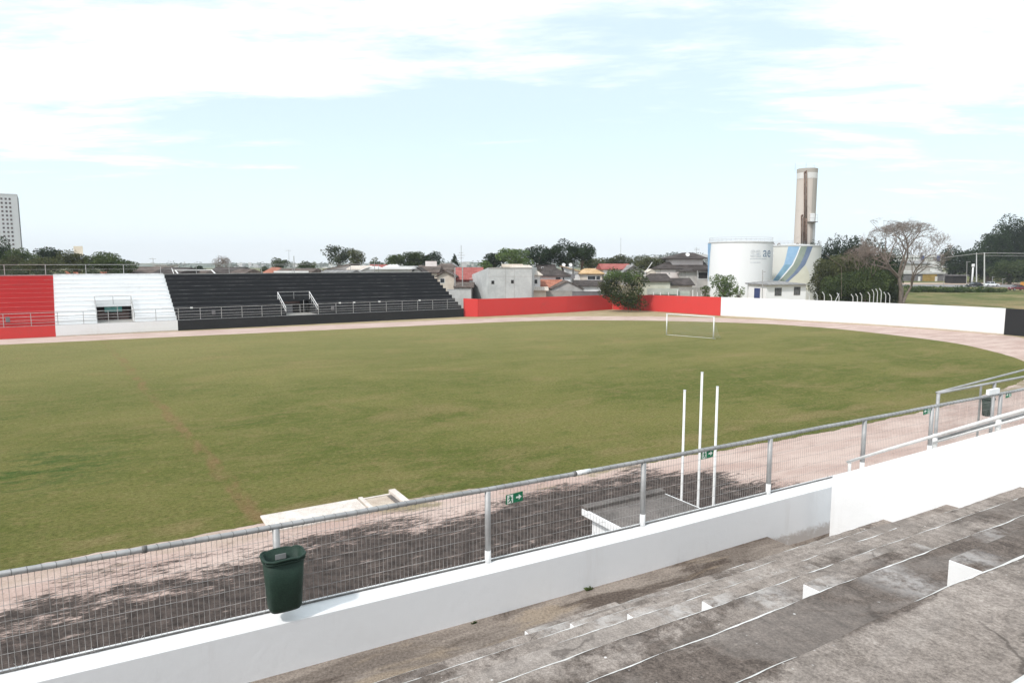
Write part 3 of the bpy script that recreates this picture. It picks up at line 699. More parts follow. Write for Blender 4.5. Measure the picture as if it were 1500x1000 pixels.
# ------------------------------------------------------------ exit signs on the mesh
def exit_sign(u0, z, left, label):
    t = thing('exit_sign', label, 'exit sign', W(u0, pf(u0)-0.02, z), 'green exit signs tied to the mesh fence')
    wd, ht = 0.25, 0.125; y0 = pf(u0)-0.012
    def F(a, b, d=0.0):   # a across 0..2, b up 0..1 ; tilted a little
        if left: a = 2-a
        return (u0 + a*wd/2, y0-d, z + (b-0.5)*ht + (a-1)*0.006)
    m = MB(W); m.add([F(0,0),F(2,0),F(2,1),F(0,1),F(0,0,.004),F(2,0,.004),F(2,1,.004),F(0,1,.004)], [(0,1,2,3),(7,6,5,4),(0,4,5,1),(1,5,6,2),(2,6,7,3),(3,7,4,0)]); m.build('board', SIGN_G, t)
    m = MB(W)
    def poly(ps, d=0.006): m.add([F(a,b,d) for a,b in ps], [tuple(range(len(ps)))])
    poly([(1.18,0.42),(1.50,0.42),(1.50,0.22),(1.84,0.5),(1.50,0.80),(1.50,0.60),(1.18,0.60)]); m.build('arrow', SIGN_W, t)
    m = MB(W)
    poly([(0.14,0.06),(0.82,0.06),(0.82,0.94),(0.14,0.94)]); m.build('doorway_panel', SIGN_W, t)
    m = MB(W); d = 0.008
    q = [(0.46+0.075*math.cos(a), 0.80+0.085*math.sin(a)) for a in [2*PI*k/10 for k in range(10)]]; poly(q, d)
    poly([(0.38,0.70),(0.56,0.72),(0.60,0.45),(0.44,0.40)], d)
    poly([(0.38,0.70),(0.40,0.62),(0.28,0.50),(0.20,0.52)], d); poly([(0.56,0.70),(0.57,0.60),(0.68,0.52),(0.74,0.60)], d)
    poly([(0.46,0.44),(0.56,0.40),(0.40,0.24),(0.18,0.14),(0.22,0.24)], d); poly([(0.50,0.46),(0.61,0.46),(0.70,0.10),(0.58,0.10)], d)
    m.build('running_figure', SIGN_G, t)
exit_sign(4.17, CAM_H-2.97, False, 'green exit sign with white arrow pointing right, beside the post right of the nearby bin')
exit_sign(7.53, CAM_H-2.87, False, 'green exit sign on the mesh behind the three white flagpoles')
exit_sign(13.47, CAM_H-2.86, True, 'green exit sign with arrow to the left, above where the white handrail begins to rise')
exit_sign(16.65, CAM_H-2.85, True, 'green exit sign farthest to the right, beside the small white plate on the fence rail')
m = MB(W); m.box(15.85, 16.30, pf(16)-0.05, pf(16)+0.01, RZ+0.03, RZ+0.14)
m.build('white_plate', WHITE_TOP, base=W(16.0, pf(16), RZ), label='small blank white plate sitting on the fence rail near the right edge', cat='plate')

# ------------------------------------------------------------ litter bins
def bin_(u, p, z, label, sc_=1.0, rot=0.0):
    b = thing('litter_bin', label, 'bin', W(u, p, z), 'green litter bins on the fence posts')
    def ring(hw, hd, zz, n=32, ex=4.0):
        out = []
        for k in range(n):
            a = 2*PI*k/n; c, s_ = math.cos(a), math.sin(a)
            r_ = (abs(c)**ex + abs(s_)**ex)**(-1/ex)
            x, y = hw*r_*c, hd*r_*s_; x, y = x*math.cos(rot)-y*math.sin(rot), x*math.sin(rot)+y*math.cos(rot)
            out.append((u+sc_*x, p+sc_*y, z+sc_*zz))
        return out
    n = 32
    rows = [ring(0.10,0.06,0.0), ring(0.150,0.10,0.012), ring(0.170,0.118,0.05), ring(0.186,0.135,0.32), ring(0.204,0.155,0.60),
            ring(0.190,0.142,0.60), ring(0.174,0.123,0.32), ring(0.158,0.105,0.06), ring(0.08,0.04,0.04)]
    m = MB(W); V = [q for r_ in rows for q in r_]
    F = [tuple(range(n-1,-1,-1))] + [(i*n+j, i*n+(j+1)%n, (i+1)*n+(j+1)%n, (i+1)*n+j) for i in range(len(rows)-1) for j in range(n)] + [tuple(range((len(rows)-1)*n, len(rows)*n))]
    m.add(V, F); m.build('bin_body', BIN, b, smooth=True)
    # rim with its wavy lip
    m = MB(W); rr = ring(0.212,0.163,0.0,48)
    pts = [(a, c, z+sc_*(0.600-0.010*max(0,math.cos(6*2*PI*k/48))**3)) for k, (a, c, _) in enumerate(rr)]; pts.append(pts[0]); pts.append(pts[1])
    m.tube(pts, 0.014*sc_, 6, cap=False); m.build('rim', BIN, b, smooth=True)
    m = MB(W); rr = ring(0.209,0.160,0.565,48); rr.append(rr[0]); rr.append(rr[1]); m.tube(rr, 0.009*sc_, 5, cap=False); m.build('lower_lip', BIN, b, smooth=True)
    m = MB(W); m.box(u-0.055*sc_, u+0.055*sc_, p+0.118*sc_, p+0.128*sc_, z+0.50*sc_, z+0.555*sc_); m.build('fixing_plate', GALV, b)
    return b
bin_(1.41, pf(1.4)-0.215, 4.67, 'dark green plastic litter bin hanging on a fence post in the left foreground', 1.0, 0.0)
b2 = at(1446, 609, 19.5); ub, pb_ = UP(b2)
bin_(ub, pb_, b2.z, 'dark green litter bin seen through the mesh near the right edge', 0.86)
q = at(1437.5, 562, 19.7); uq, pq = UP(q)
m = MB(W); m.tube([(uq,pq,0),(uq,pq,q.z)], 0.03, 8); m.build('steel_post', GALV, base=W(uq,pq,0), label='thin grey steel post beside the far green litter bin', cat='post')

# ------------------------------------------------------------ tunnel roof and flagpoles beside the stand
tn = thing('player_tunnel', 'low white walled tunnel with a sooty flat roof behind the mesh fence', 'tunnel', W(10.6, 10.4, 0))
m = MB(W); m.box(9.42, 11.56, 7.4, 12.3, 0.0, 2.42); m.build('wall', WHITE_ST, tn)
m = MB(W); m.box(9.26, 11.70, 7.38, 12.50, 2.42, 2.58); m.build('roof_slab', WHITE_ST, tn, bev=0.01)
m = MB(W); m.add([(9.31,7.4,2.584),(11.65,7.4,2.584),(11.65,12.30,2.584),(9.31,12.30,2.584)], [(0,1,2,3)]); m.build('roof_surface', ROOF_TOP, tn)
m = MB(W); m.box(9.26, 11.70, 12.28, 12.50, 2.583, 2.66); m.build('roof_kerb', ROOF_TOP, tn, bev=0.01)
def on_u(px, py, u):    # where the pixel's ray meets the upright plane u
    d = ray(px, py); du, dp = UP(d); t = u/du; return dp*t, CAM_H+d.z*t
for px, py, lb in ((1003, 572, 'leftmost of the three bare white flagpoles beside the tunnel'), (1028.5, 546, 'tallest white flagpole, in the middle of the three beside the tunnel'), (1051, 567, 'right hand of the three bare white flagpoles beside the tunnel')):
    p, zt = on_u(px, py, 11.83)
    f = thing('flagpole', lb, 'flagpole', W(11.83, p, 0), 'white flagpoles beside the tunnel')
    m = MB(W); m.tube([(11.83,p,0),(11.83,p,2.4),(11.83,p,zt)], 0.034, 10, r2=0.028); m.build('pole', PWHITE, f, smooth=True)
    m = MB(W); m.tube([(11.83,p,zt),(11.83,p,zt+0.02)], 0.032, 10); m.build('cap', PWHITE, f)

# ============================================================ GOAL
gl, gr = G(976.3, 490.5), G(1044.9, 496.6)
gd = (gr-gl).normalized(); back = Vector((gd.y, -gd.x, 0)); back = back if back.dot(W(1,0)) > 0 else -back
goal = thing('goal', 'white football goal with a thin net at the far end of the pitch', 'goal', (gl+gr)/2)
H = 2.44
m = MB(); m.tube([gl, gl+Vector((0,0,H))], 0.07, 12); m.build('goalpost', PWHITE, goal, smooth=True)
m = MB(); m.tube([gr, gr+Vector((0,0,H))], 0.07, 12); m.build('goalpost', PWHITE, goal, smooth=True)
m = MB(); m.tube([gl+Vector((0,0,H-0.0))-gd*0.07, gr+Vector((0,0,H))+gd*0.07], 0.065, 12); m.build('crossbar', PWHITE, goal, smooth=True)
m = MB(); Wd = (gr-gl).length; N1 = 44; N2 = 18
def netpt(a, b):   # b 0 top front .. 1 ground back
    top = gl + gd*(Wd*a) + Vector((0,0,H)); bk = gl + gd*(Wd*a) + back*1.6 + Vector((0,0,0.02))
    return top.lerp(bk, b) - Vector((0,0,0.22*math.sin(PI*b)))
for i in range(N1+1): m.tube([netpt(i/N1, b/6) for b in range(7)], 0.004, 3, cap=False, local=False)
for j in range(N2+1): m.tube([netpt(a/8, j/N2) for a in range(9)], 0.004, 3, cap=False, local=False)
for s_ in (0, 1):
    e = (gl if s_ == 0 else gr)
    for j in range(1, 10):
        z = H*(1-j/10); m.tube([e+Vector((0,0,z)), netpt(s_, j/10)], 0.004, 3, cap=False, local=False)
m.build('net', M2('net_cord', (0.5,0.48,0.42), (0.6,0.58,0.5), 3.0), goal)
m = MB(); m.tube([gl+back*0.1+Vector((0,0,0.03)), gr+back*1.6*0.3+Vector((0,0,0.03))], 0.02, 5); m.build('ground_bar', PWHITE, goal)

# ============================================================ PERIMETER WALL
def wall(name, pxs, h0, mat, label, thick=0.2):
    P = [G(x, y) for x, y in pxs]; m = MB(); base = sum(P, Vector())/len(P); base.z = 0
    nrm = []
    for i in range(len(P)):
        t = (P[min(i+1,len(P)-1)]-P[max(i-1,0)]).normalized(); nrm.append(Vector((-t.y, t.x, 0)))
    V = []
    for p_, n_, hh in zip(P, nrm, h0):
        q = p_ + n_*thick
        V += [(p_.x,p_.y,-0.1),(p_.x,p_.y,hh),(q.x,q.y,hh),(q.x,q.y,-0.1)]
    F = []
    for i in range(len(P)-1):
        for k in range(4): F.append((4*i+k, 4*i+4+k, 4*i+4+(k+1)%4, 4*i+(k+1)%4))
    F += [(3,2,1,0), tuple(4*(len(P)-1)+k for k in range(4))]
    m.raw(V, F); return m.build(name, mat, base=base, label=label, cat='wall', bev=0.01)
def hts(pxs, tops):   # wall height from the photograph's top edge
    return [at(x, ty, G(x, y).y).z for (x, y), ty in zip(pxs, tops)]
A = [(679.0,463.7),(700.0,464.0)]; wall('perimeter_wall', A, hts(A,[437.0,438.0]), RED, 'short red wall panel beside the right end of the black stand')
A = [(700.3,464.0),(760,461.2),(830,457.6),(897.0,453.2)]; wall('perimeter_wall', A, hts(A,[438.0,436.3,433.9,431.8]), RED, 'long red wall between the black stand and the flowering bush')
A = [(897.5,453.2),(944.0,455.0)]; wall('perimeter_wall', A, hts(A,[431.8,432.0]), RED, 'red wall corner hidden behind the flowering bush')
A = [(944.4,455.0),(1000,458.7),(1055.0,462.6)]; wall('perimeter_wall', A, hts(A,[432.0,433.5,435.2]), RED, 'red wall between the flowering bush and the white wall')
A = [(1055.5,462.6),(1120,466.2),(1180,470.2),(1265,474.6),(1370,481.6),(1470.0,490.0)]
wall('perimeter_wall', A, hts(A,[435.2,437.2,439.4,442.6,446.9,451.6]), WHITE, 'long curved white wall at the right end of the pitch')
A = [(1470.5,490.0),(1500,492.6),(1560,499),(1640,510)]; wall('perimeter_wall', A, hts(A,[451.6,453.2,456.5,462]), BLACK, 'black wall panel at the right edge of the photo')

# ============================================================ FAR STAND
a_, b_ = G(678.0, 464.0), G(0.0, 497.0)
sdir = (a_-b_).normalized(); fang = math.atan2(sdir.y, sdir.x); FS = fr(a_.x, a_.y, fang)   # s<0 to the left, q>0 to the back
def S_of(px, q=0.0):   # s where the vertical plane through pixel column px meets the line q
    k = (px-750)/1000/math.cos(TILT)*1.0
    # solve X = k' * Y on the line, k' chosen at horizon height
    o = FS(0, q, 0); d = FS(1, q, 0)-o
    kk = (px-750)/(1000*math.cos(TILT)+(500-440)*math.sin(TILT))
    t = (kk*o.y - o.x)/(d.x - kk*d.y); return t
NT = 11; FT = 11.2/NT; FR_ = (6.72-1.28)/NT; FZ = 1.28
sL, sA, sB = -140.0, S_of(78.0), S_of(258.5)
VOM = [(S_of(139.5, 2.6), S_of(194, 2.6), 'white'), (S_of(413.5, 2.6), S_of(460.5, 2.6), 'black')]
farst = thing('grandstand', 'far grandstand with terrace steps painted red, white and black', 'grandstand', FS(-60, 5, 0))
def tiers_section(s0, s1, mat, emat, name, lab):
    m = MB(FS); e = MB(FS)  # e holds broken strips of a separate tone along the step edges
    cuts = [(a, b) for a, b, _ in VOM if s0 < a < s1]
    for i in range(NT):
        q0 = 0.30 + i*FT + (0.55 if i else 0.0); z0 = FZ + i*FR_
        segs = [(s0, s1)]
        if i < 4 and cuts:
            a, b = cuts[0]; segs = [(s0, a), (b, s1)]
        for x0_, x1_ in segs:
            qa = 0.30 + i*FT + 0.5; qb = qa + FT
            z1 = z0 + FR_
            # riser and tread of one tier
            m.add([(x0_,qa,z0),(x1_,qa,z0),(x1_,qa,z1),(x0_,qa,z1)], [(0,1,2,3)])
            m.add([(x0_,qa,z1),(x1_,qa,z1),(x1_,qb,z1),(x0_,qb,z1)], [(0,1,2,3)])
            rn = random.Random(i*7+int(abs(s0))); xx = x0_
            while xx < x1_:
                ln = rn.uniform(1.0, 14.0); ee = min(xx+ln, x1_)
                e.box(xx, ee, qa-0.012, qa+rn.uniform(0.015,0.06), z1-rn.uniform(0.015,0.03), z1+0.006); xx = ee + (rn.uniform(0,5) if rn.random() < 0.5 else 0.02)
    o = m.build(name, mat, farst, label=lab); e.build('step_edges', emat, o)
    # front wall
    m = MB(FS); m.box(s0, s1, 0.0, 0.18, 0, FZ); m.build('front_wall', {RED_TIER: RED, WHITE_TIER: WHITE, BLACK_TIER: BLACK}[mat], farst)
    m = MB(FS); m.add([(s0,0.18,FZ-0.03),(s1,0.18,FZ-0.03),(s1,0.82,FZ-0.03),(s0,0.82,FZ-0.03)], [(0,1,2,3)]); m.build('front_walkway', mat, farst)
tiers_section(sL, sA, RED_TIER, EDGE_RED, 'painted_steps', 'red painted steps')
tiers_section(sA, sB, WHITE_TIER, EDGE_W, 'painted_steps', 'white painted steps')
tiers_section(sB, 0.0, BLACK_TIER, EDGE_GREY, 'painted_steps', 'black painted steps')
# right end wall following the steps, back wall
m = MB(FS); prof = [(0.0,0),(0.0,FZ)]
for i in range(NT):
    q_ = 0.30+i*FT+0.5; prof += [(q_, FZ+i*FR_), (q_, FZ+(i+1)*FR_)]
qe = 0.30+NT*FT+0.5; prof += [(qe, FZ+NT*FR_), (qe, 0)]
for x in (0.003, 0.18): m.add([(x,q_,z) for q_,z in prof], [tuple(range(len(prof)))])
n = len(prof); m.add([(0.003,q_,z) for q_,z in prof]+[(0.18,q_,z) for q_,z in prof], [(i,(i+1)%n,n+(i+1)%n,n+i) for i in range(n)])
m.build('end_wall', BLACK, farst)
QB = qe; ZB = FZ+NT*FR_
m = MB(FS); m.box(sL, 0.18, QB+0.002, QB+0.25, 0, ZB+0.10); m.build('back_wall', CONC_D, farst)
m = MB(FS); m.box(sA, sB, QB-0.004, QB+0.26, ZB+0.002, ZB+0.16); m.build('back_kerb', EDGE_W, farst)
# vomitories
for a, b, kind in VOM:
    o = thing('stand_entrance', f'entrance opening cut into the {kind} steps of the far stand, with metal rails', 'entrance', FS((a+b)/2, 2, FZ))
    q1 = 0.30+4*FT+0.5; zt = FZ+4*FR_; ztop = FZ+4*FR_
    side = {'white': WHITE_TIER, 'black': BLACK_TIER}[kind]
    for x, sg in ((a, 1), (b, -1)):
        pr = [(0.80,0.9),(0.80,FZ)]
        for i in range(4):
            q_ = 0.30+i*FT+0.5; pr += [(q_, FZ+i*FR_), (q_, FZ+(i+1)*FR_)]
        pr += [(q1, ztop), (q1, 0.9)]
        m = MB(FS); m.add([(x+sg*0.01,q_,z) for q_,z in pr]+[(x-sg*0.0,q_,z) for q_,z in pr], [tuple(range(len(pr))), tuple(range(len(pr),2*len(pr)))]); m.build('side_wall', side, o)
    m = MB(FS); m.add([(a,0.8,FZ-0.03),(b,0.8,FZ-0.03),(b,q1,FZ-0.03),(a,q1,FZ-0.03)], [(0,1,2,3)]); m.build('floor', CONC_D, o)
    m = MB(FS); m.box(a, b, q1+0.01, q1+0.1, ztop-0.30, ztop+0.02); m.build('lintel', side, o)
    m = MB(FS); m.box(a, b, q1+2.2, q1+2.3, FZ-0.1, ztop); m.build('inner_wall', BROWN if kind == 'white' else DARK, o)
    if kind == 'white':
        m = MB(FS); m.box(a+1.0, b-1.0, q1+0.6, q1+0.66, ztop-1.05, ztop-0.15); m.build('teal_panel', TEAL, o)
        m = MB(FS); m.box(a+0.3, a+2.6, q1+0.4, q1+0.5, FZ, ztop-1.0); m.box(b-2.4, b-0.3, q1+0.4, q1+0.5, FZ, ztop-1.0); m.build('brown_panel', BROWN, o)
    else:
        m = MB(FS); m.box(a+0.1, a+3.0, q1+0.12, q1+0.2, ztop-0.62, ztop-0.32); m.build('red_brown_beam', BROWN, o)
        m = MB(FS); m.box(a+0.4, a+2.1, q1+0.5, q1+0.6, FZ, ztop-0.75); m.build('grey_panel', WALLG, o)
    rm = PWHITE if kind == 'black' else RAILGREY
    for x in (a, b):
        m = MB(FS); zz = lambda q_: FZ+max(0,(q_-0.8))/FT*FR_+0.1
        top_ = [(x,0.9,FZ+1.05),(x,q1,ztop+1.0)]
        m.tube(top_, 0.05, 6); m.tube([(x,0.9,FZ+0.55),(x,q1,ztop+0.5)], 0.03, 6)
        for k in range(5):
            t = k/4; q_ = 0.9+(q1-0.9)*t; m.tube([(x,q_,FZ+(ztop-FZ)*t-0.1),(x,q_,FZ+1.05+(ztop+1.0-FZ-1.05)*t)], 0.045 if k in (0,4) else 0.022, 6)
        m.build('side_rail', rm, o)
    m = MB(FS); m.tube([(a,q1,ztop+1.0),(b,q1,ztop+1.0)], 0.035, 6); m.tube([(a,q1,ztop+0.5),(b,q1,ztop+0.5)], 0.015, 6)
    m.tube([((a+b)/2,q1,ztop),((a+b)/2,q1,ztop+1.0)], 0.03, 6); m.build('back_rail', RAILGREY, o)
    m = MB(FS); m.tube([((a+b)/2+0.2,0.9,FZ),((a+b)/2+0.2,0.9,FZ+2.0)], 0.03, 6); m.build('centre_post', RAILGREY, o)
# front railing of the far stand
rl = thing('metal_railing', 'long grey four bar railing along the front of the far stand', 'railing', FS(-60, 0.1, FZ))
m = MB(FS)
for z, r_ in ((1.46,0.034),(1.05,0.022),(0.70,0.022),(0.36,0.022),(0.03,0.028)): m.tube([(sL,0.09,FZ+z),(0.0,0.09,FZ+z)], r_, 6)
m.build('rails', RAILGREY, rl)
x = -0.15; k = 0; p0_ = None
while x > sL:
    if p0_ is None:
        m = MB(FS); m.tube([(x,0.09,FZ-0.02),(x,0.09,FZ+1.47)], 0.035, 6); p0_ = m.build('post', RAILGREY, rl); x00 = x
    else: dup(p0_, loc=FS(x,0,0)-FS(x00,0,0), parent=rl)
    x -= 2.48; k += 1
# small boxes on the railing (lamps)
for px in (280, 498, 519, 556, 615):
    s_ = S_of(px, 0.0); m = MB(FS); m.box(s_-0.14, s_+0.14, 0.0, 0.16, FZ+1.40, FZ+1.58)
    m.build('railing_lamp', PWHITE, base=FS(s_,0,FZ+1.4), label={280:'small white lamp box on the far railing, nearest the white steps',498:'small white lamp box on the far railing, right of the black entrance',519:'second small white lamp box right of the black entrance',556:'small white lamp box on the far railing, above the middle of the black steps',615:'small white lamp box on the far railing, nearest the red wall'}[px], cat='lamp', group='small lamps on the far railing')
for px, lb in ((9, 'grey litter bin on the far railing in front of the red steps'), (312, 'dark litter bin on the far railing left of the black entrance'), (487, 'dark litter bin on the far railing right of the black entrance')):
    s_ = S_of(px, 0.0); m = MB(FS); m.box(s_-0.2, s_+0.2, -0.12, 0.12, FZ+0.55, FZ+1.15); m.build('litter_bin', WALLG, base=FS(s_,0,FZ+0.5), label=lb, cat='bin', bev=0.05, group='litter bins on the far railing')
# top railing along the back of the stand
tl = thing('metal_railing', 'thin grey railing along the top back edge of the far stand', 'railing', FS(-60, QB, ZB))
m = MB(FS); SE = S_of(560, QB)
m.tube([(sL,QB+0.1,ZB+1.35),(SE,QB+0.1,ZB+1.35)], 0.032, 6); m.tube([(sL,QB+0.1,ZB+0.75),(SE,QB+0.1,ZB+0.75)], 0.012, 4); m.build('rails', RAILGREY, tl)
first = None
for px in (-50, 10, 70, 129, 184, 238, 290, 338, 385, 430, 473, 515, 556):
    s_ = S_of(px, QB)
    if first is None:
        m = MB(FS); m.tube([(s_,QB+0.1,ZB),(s_,QB+0.1,ZB+1.37)], 0.04, 6); first = m.build('post', RAILGREY, tl); s0_ = s_
    else: dup(first, loc=FS(s_,0,0)-FS(s0_,0,0), parent=tl)
# orange bits left on the back kerb
for px, lb in ((108, 'larger pile of orange bricks on top of the white steps'), (154, 'smaller pile of orange bricks on top of the white steps')):
    s_ = S_of(px, QB); m = MB(FS); rn = random.Random(px)
    for k in range(9 if px == 108 else 5):
        c = rn.uniform(-0.7,0.7) if px == 108 else rn.uniform(-0.35,0.35); z = ZB+0.16+rn.choice((0,0.12,0.24)); m.box(s_+c-0.14, s_+c+0.14, QB+0.02, QB+0.22, z, z+0.11)
    m.build('brick_pile', ORANGE, base=FS(s_,QB,ZB), label=lb, cat='bricks')

# ============================================================ VEGETATION
def leaf_cloud(rng, clumps, n, size, aspect=0.55, droop=0.0):
    """clumps: rows x,y,z,rx,ry,rz ; leaves spread mostly near the shells"""
    cl = np.array(clumps); vol = (cl[:,3]*cl[:,4]*cl[:,5])**(2/3); pr = vol/vol.sum()
    idx = rng.choice(len(cl), n, p=pr); d = rng.normal(size=(n,3)); d /= np.linalg.norm(d, axis=1)[:,None]
    r = 1 - np.abs(rng.normal(0, 0.20, n)); r = np.where(rng.random(n) < 0.12, r*1.18, r); r = np.clip(r, 0.1, 1.35)
    P = cl[idx,:3] + d*r[:,None]*cl[idx,3:6]
    a = rng.normal(size=(n,3)) + d*0.5; a /= np.linalg.norm(a, axis=1)[:,None]
    if droop: a[:,2] -= droop; a /= np.linalg.norm(a, axis=1)[:,None]
    t = rng.normal(size=(n,3)); b = np.cross(a, t); b /= np.linalg.norm(b, axis=1)[:,None]
    s = size*rng.uniform(0.55, 1.35, n)[:,None]
    v = np.stack([P - a*s*0.5, P + b*s*aspect*0.5, P + a*s*0.5, P - b*s*aspect*0.5], 1)
    bendn = np.cross(a, b)*s[:, :]*0.12; v[:,1] += bendn; v[:,3] += bendn
    return v.reshape(-1, 3)
def mesh_quads(name, v, mat, parent, o0):
    me = bpy.data.meshes.new(name); n = len(v)//4; v = v - np.array(o0)
    me.vertices.add(len(v)); me.vertices.foreach_set('co', v.astype('f').ravel())
    me.loops.add(4*n); me.loops.foreach_set('vertex_index', np.arange(4*n, dtype='i'))
    me.polygons.add(n); me.polygons.foreach_set('loop_start', np.arange(0, 4*n, 4, dtype='i'))
    me.polygons.foreach_set('loop_total', np.full(n, 4, dtype='i'))
    me.materials.append(mat); me.update(calc_edges=True); me.validate()
    o = bpy.data.objects.new(name, me); C.objects.link(o)
    if parent is not None: o.parent = parent
    else: o.location = o0
    ORG[o.name] = Vector(o0); return o
tree_seed = [100]
def crown_clumps(rng, c, rx, ry, rz, k, f=0.42, flat=1.0):
    out = []
    out.append((c[0], c[1], c[2], rx*0.62, ry*0.62, rz*0.62))
    for i in range(int(k*1.5)):
        d = rng.normal(size=3); d /= np.linalg.norm(d); r = rng.uniform(0.40, 0.84)
        s = rng.uniform(0.60, 1.15)*f
        out.append((c[0]+d[0]*rx*r, c[1]+d[1]*ry*r, c[2]+d[2]*rz*r, rx*s, ry*s, rz*s*flat))
    return out
def tree(name, label, cat, px, ytop, ybot, wpx, Y, mat, group=None, k=14, f=0.42, dens=1.0, leaf=None, trunk=True, kind='round', ground=0.0, tmat=None, squash=1.0):
    """crown spans px+-wpx/2 across and ytop..ybot in the photograph at distance Y"""
    tree_seed[0] += 1; rng = np.random.default_rng(tree_seed[0])
    c0 = at(px, (ytop+ybot)/2, Y); rx = wpx/2*Y/1000*(1.16 if kind != 'cone' else 1.0); rz = abs(at(px,ytop,Y).z - at(px,ybot,Y).z)/2; ry = min(rx, max(rz*1.3, rx*0.6))*squash
    t = thing(name, label, cat, (c0.x, c0.y, ground), group)
    fx = 0.86
    if kind == 'round': cl = crown_clumps(rng, c0, rx*fx, ry*fx, rz*fx, k, f)
    elif kind == 'bush':
        cl = [(c0.x, c0.y, c0.z-rz*0.3, rx*0.5, ry*0.5, rz*0.65)]
        for i in range(int(k*1.6)):
            a = rng.uniform(0,2*PI); h = rng.uniform(-0.85,0.8); w_ = (0.62+0.3*(h+0.85)/0.9) if h < 0.05 else math.sqrt(max(0.05,1-(h*1.0)**2)); r = rng.uniform(0.3,0.85)*w_; s_ = rng.uniform(0.7,1.2)*f
            cl.append((c0.x+rx*0.9*r*math.cos(a), c0.y+ry*0.9*r*math.sin(a), c0.z+rz*h*0.92, rx*s_, ry*s_, rz*s_))
    elif kind == 'cone':
        cl = []
        for i in range(k):
            h = (i+0.5)/k; rr = rx*(1-h)**0.8; a = rng.uniform(0, 2*PI)
            for j in range(3):
                a += 2.1; cl.append((c0.x+rr*0.5*math.cos(a), c0.y+rr*0.5*math.sin(a), c0.z-rz+2*rz*h, rr*0.55+0.15, rr*0.55+0.15, rz/k*1.6+0.1))
    elif kind == 'umbrella':
        cl = []
        for i in range(k):
            a = rng.uniform(0, 2*PI); r = math.sqrt(rng.uniform(0,1)); z = c0.z + rz*0.35*(1-r*r) + rng.uniform(-0.5,0.35)*rz
            s = rng.uniform(0.16,0.30); cl.append((c0.x+rx*0.85*r*math.cos(a), c0.y+ry*0.85*r*math.sin(a), z, rx*s, ry*s, rz*rng.uniform(0.22,0.4)))
    elif kind == 'spiky':
        cl = crown_clumps(rng, c0-Vector((0,0,rz*0.1)), rx*fx, ry*fx, rz*0.8, k, f)
        for i in range(int(k*0.9)):
            a = rng.uniform(0,2*PI); r = rng.uniform(0,0.9); cl.append((c0.x+rx*r*math.cos(a), c0.y+ry*r*math.sin(a), c0.z+rz*rng.uniform(0.35,0.72), rx*0.06+0.15, rx*0.06+0.15, rz*rng.uniform(0.2,0.34)))
    px1 = Y/1000; ls = leaf or max(0.22, 2.3*px1)
    area = sum((a[3]*a[4]*a[5])**(2/3) for a in cl); n = int(min(15000, max(500, dens*area*9.0/(ls*ls*0.55))))
    v = leaf_cloud(rng, cl, n, ls)
    mesh_quads('crown', v, mat, t, t.location)
    if trunk:
        m = MB(); th = max(0.12, rx*0.06); rn = random.Random(tree_seed[0])
        m.tube([(c0.x,c0.y,ground-0.05),(c0.x+rn.uniform(-.2,.2),c0.y,(ground+c0.z)/2),(c0.x,c0.y,c0.z)], th*1.3, 7, r2=th*0.6)
        for a in cl[:6]: m.tube([(c0.x,c0.y,ground+(c0.z-ground)*0.6),(((c0.x+a[0])/2),((c0.y+a[1])/2),(c0.z+a[2])/2-0.2),(a[0],a[1],a[2])], th*0.6, 5, r2=0.03)
        m.build('trunk', tmat or TRUNK, t, smooth=True)
    return t
def bare_tree(name, label, px, ytop, yb, wpx, Y, mat, ground, group=None, depth=6, seed=1, r0=0.45, forks=None, flat=True, lean=0.0):
    rn = random.Random(seed); base = at(px, yb, Y); base.z = ground
    t = thing(name, label, 'tree', base, group); Ht = at(px,ytop,Y).z-ground; Wd_ = wpx*Y/1000/2
    tm = MB(); bm_ = MB()
    cxo = lean*Y/1000
    def inside(p_):
        x = (p_.x-base.x-cxo)/Wd_; y = (p_.y-base.y)/Wd_; z = (p_.z-ground)/Ht
        return x*x+y*y < 1.0 and z < 1.0*math.sqrt(max(0.0, 1-0.30*(x*x+y*y)))
    def grow(p_, d, L_, r_, lv):
        m = tm if lv <= 1 else bm_
        pts = [p_]; q = p_.copy(); dd = d.copy()
        for k in range(3):
            dd = (dd + Vector((rn.gauss(0,.13), rn.gauss(0,.13), rn.gauss(0.03,.10)))).normalized(); q = q + dd*L_/3; pts.append(q.copy())
        m.tube(pts, r_, 6 if lv < 3 else 4 if lv < 5 else 3, r2=r_*0.62, cap=False, local=False)
        if lv >= depth: return
        nb = 2 if lv < 1 else (3 if rn.random() < 0.75 else 2)
        for i in range(nb):
            ax = dd.cross(Vector((rn.gauss(0,1), rn.gauss(0,1), rn.gauss(0,1)))).normalized()
            nd = (Matrix.Rotation(rn.uniform(0.30,0.80), 3, ax) @ dd)
            nd.z = nd.z*0.75 + (0.12 if flat else 0.25); nd.normalize()
            end = pts[-1] + nd*L_*0.75
            if not inside(end): nd = (nd + (Vector((base.x+cxo,base.y,ground+Ht*0.75))-end).normalized()*0.9).normalized()
            st = pts[-1] if i < 2 else pts[2]
            grow(st, nd, L_*rn.uniform(0.62,0.84), max(r_*0.56, 0.018), lv+1)
    for (dx, dz, ll, rr) in (forks or ((-0.12,1,0.40,1.0),(0.22,1,0.42,0.9))):
        grow(base.copy()-Vector((0,0,0.1)), Vector((dx, rn.uniform(-.1,.1), dz)).normalized(), Ht*ll, r0*rr, 0)
    tm.build('trunk', mat, t, smooth=True); bm_.build('branches', mat, t)
    return t

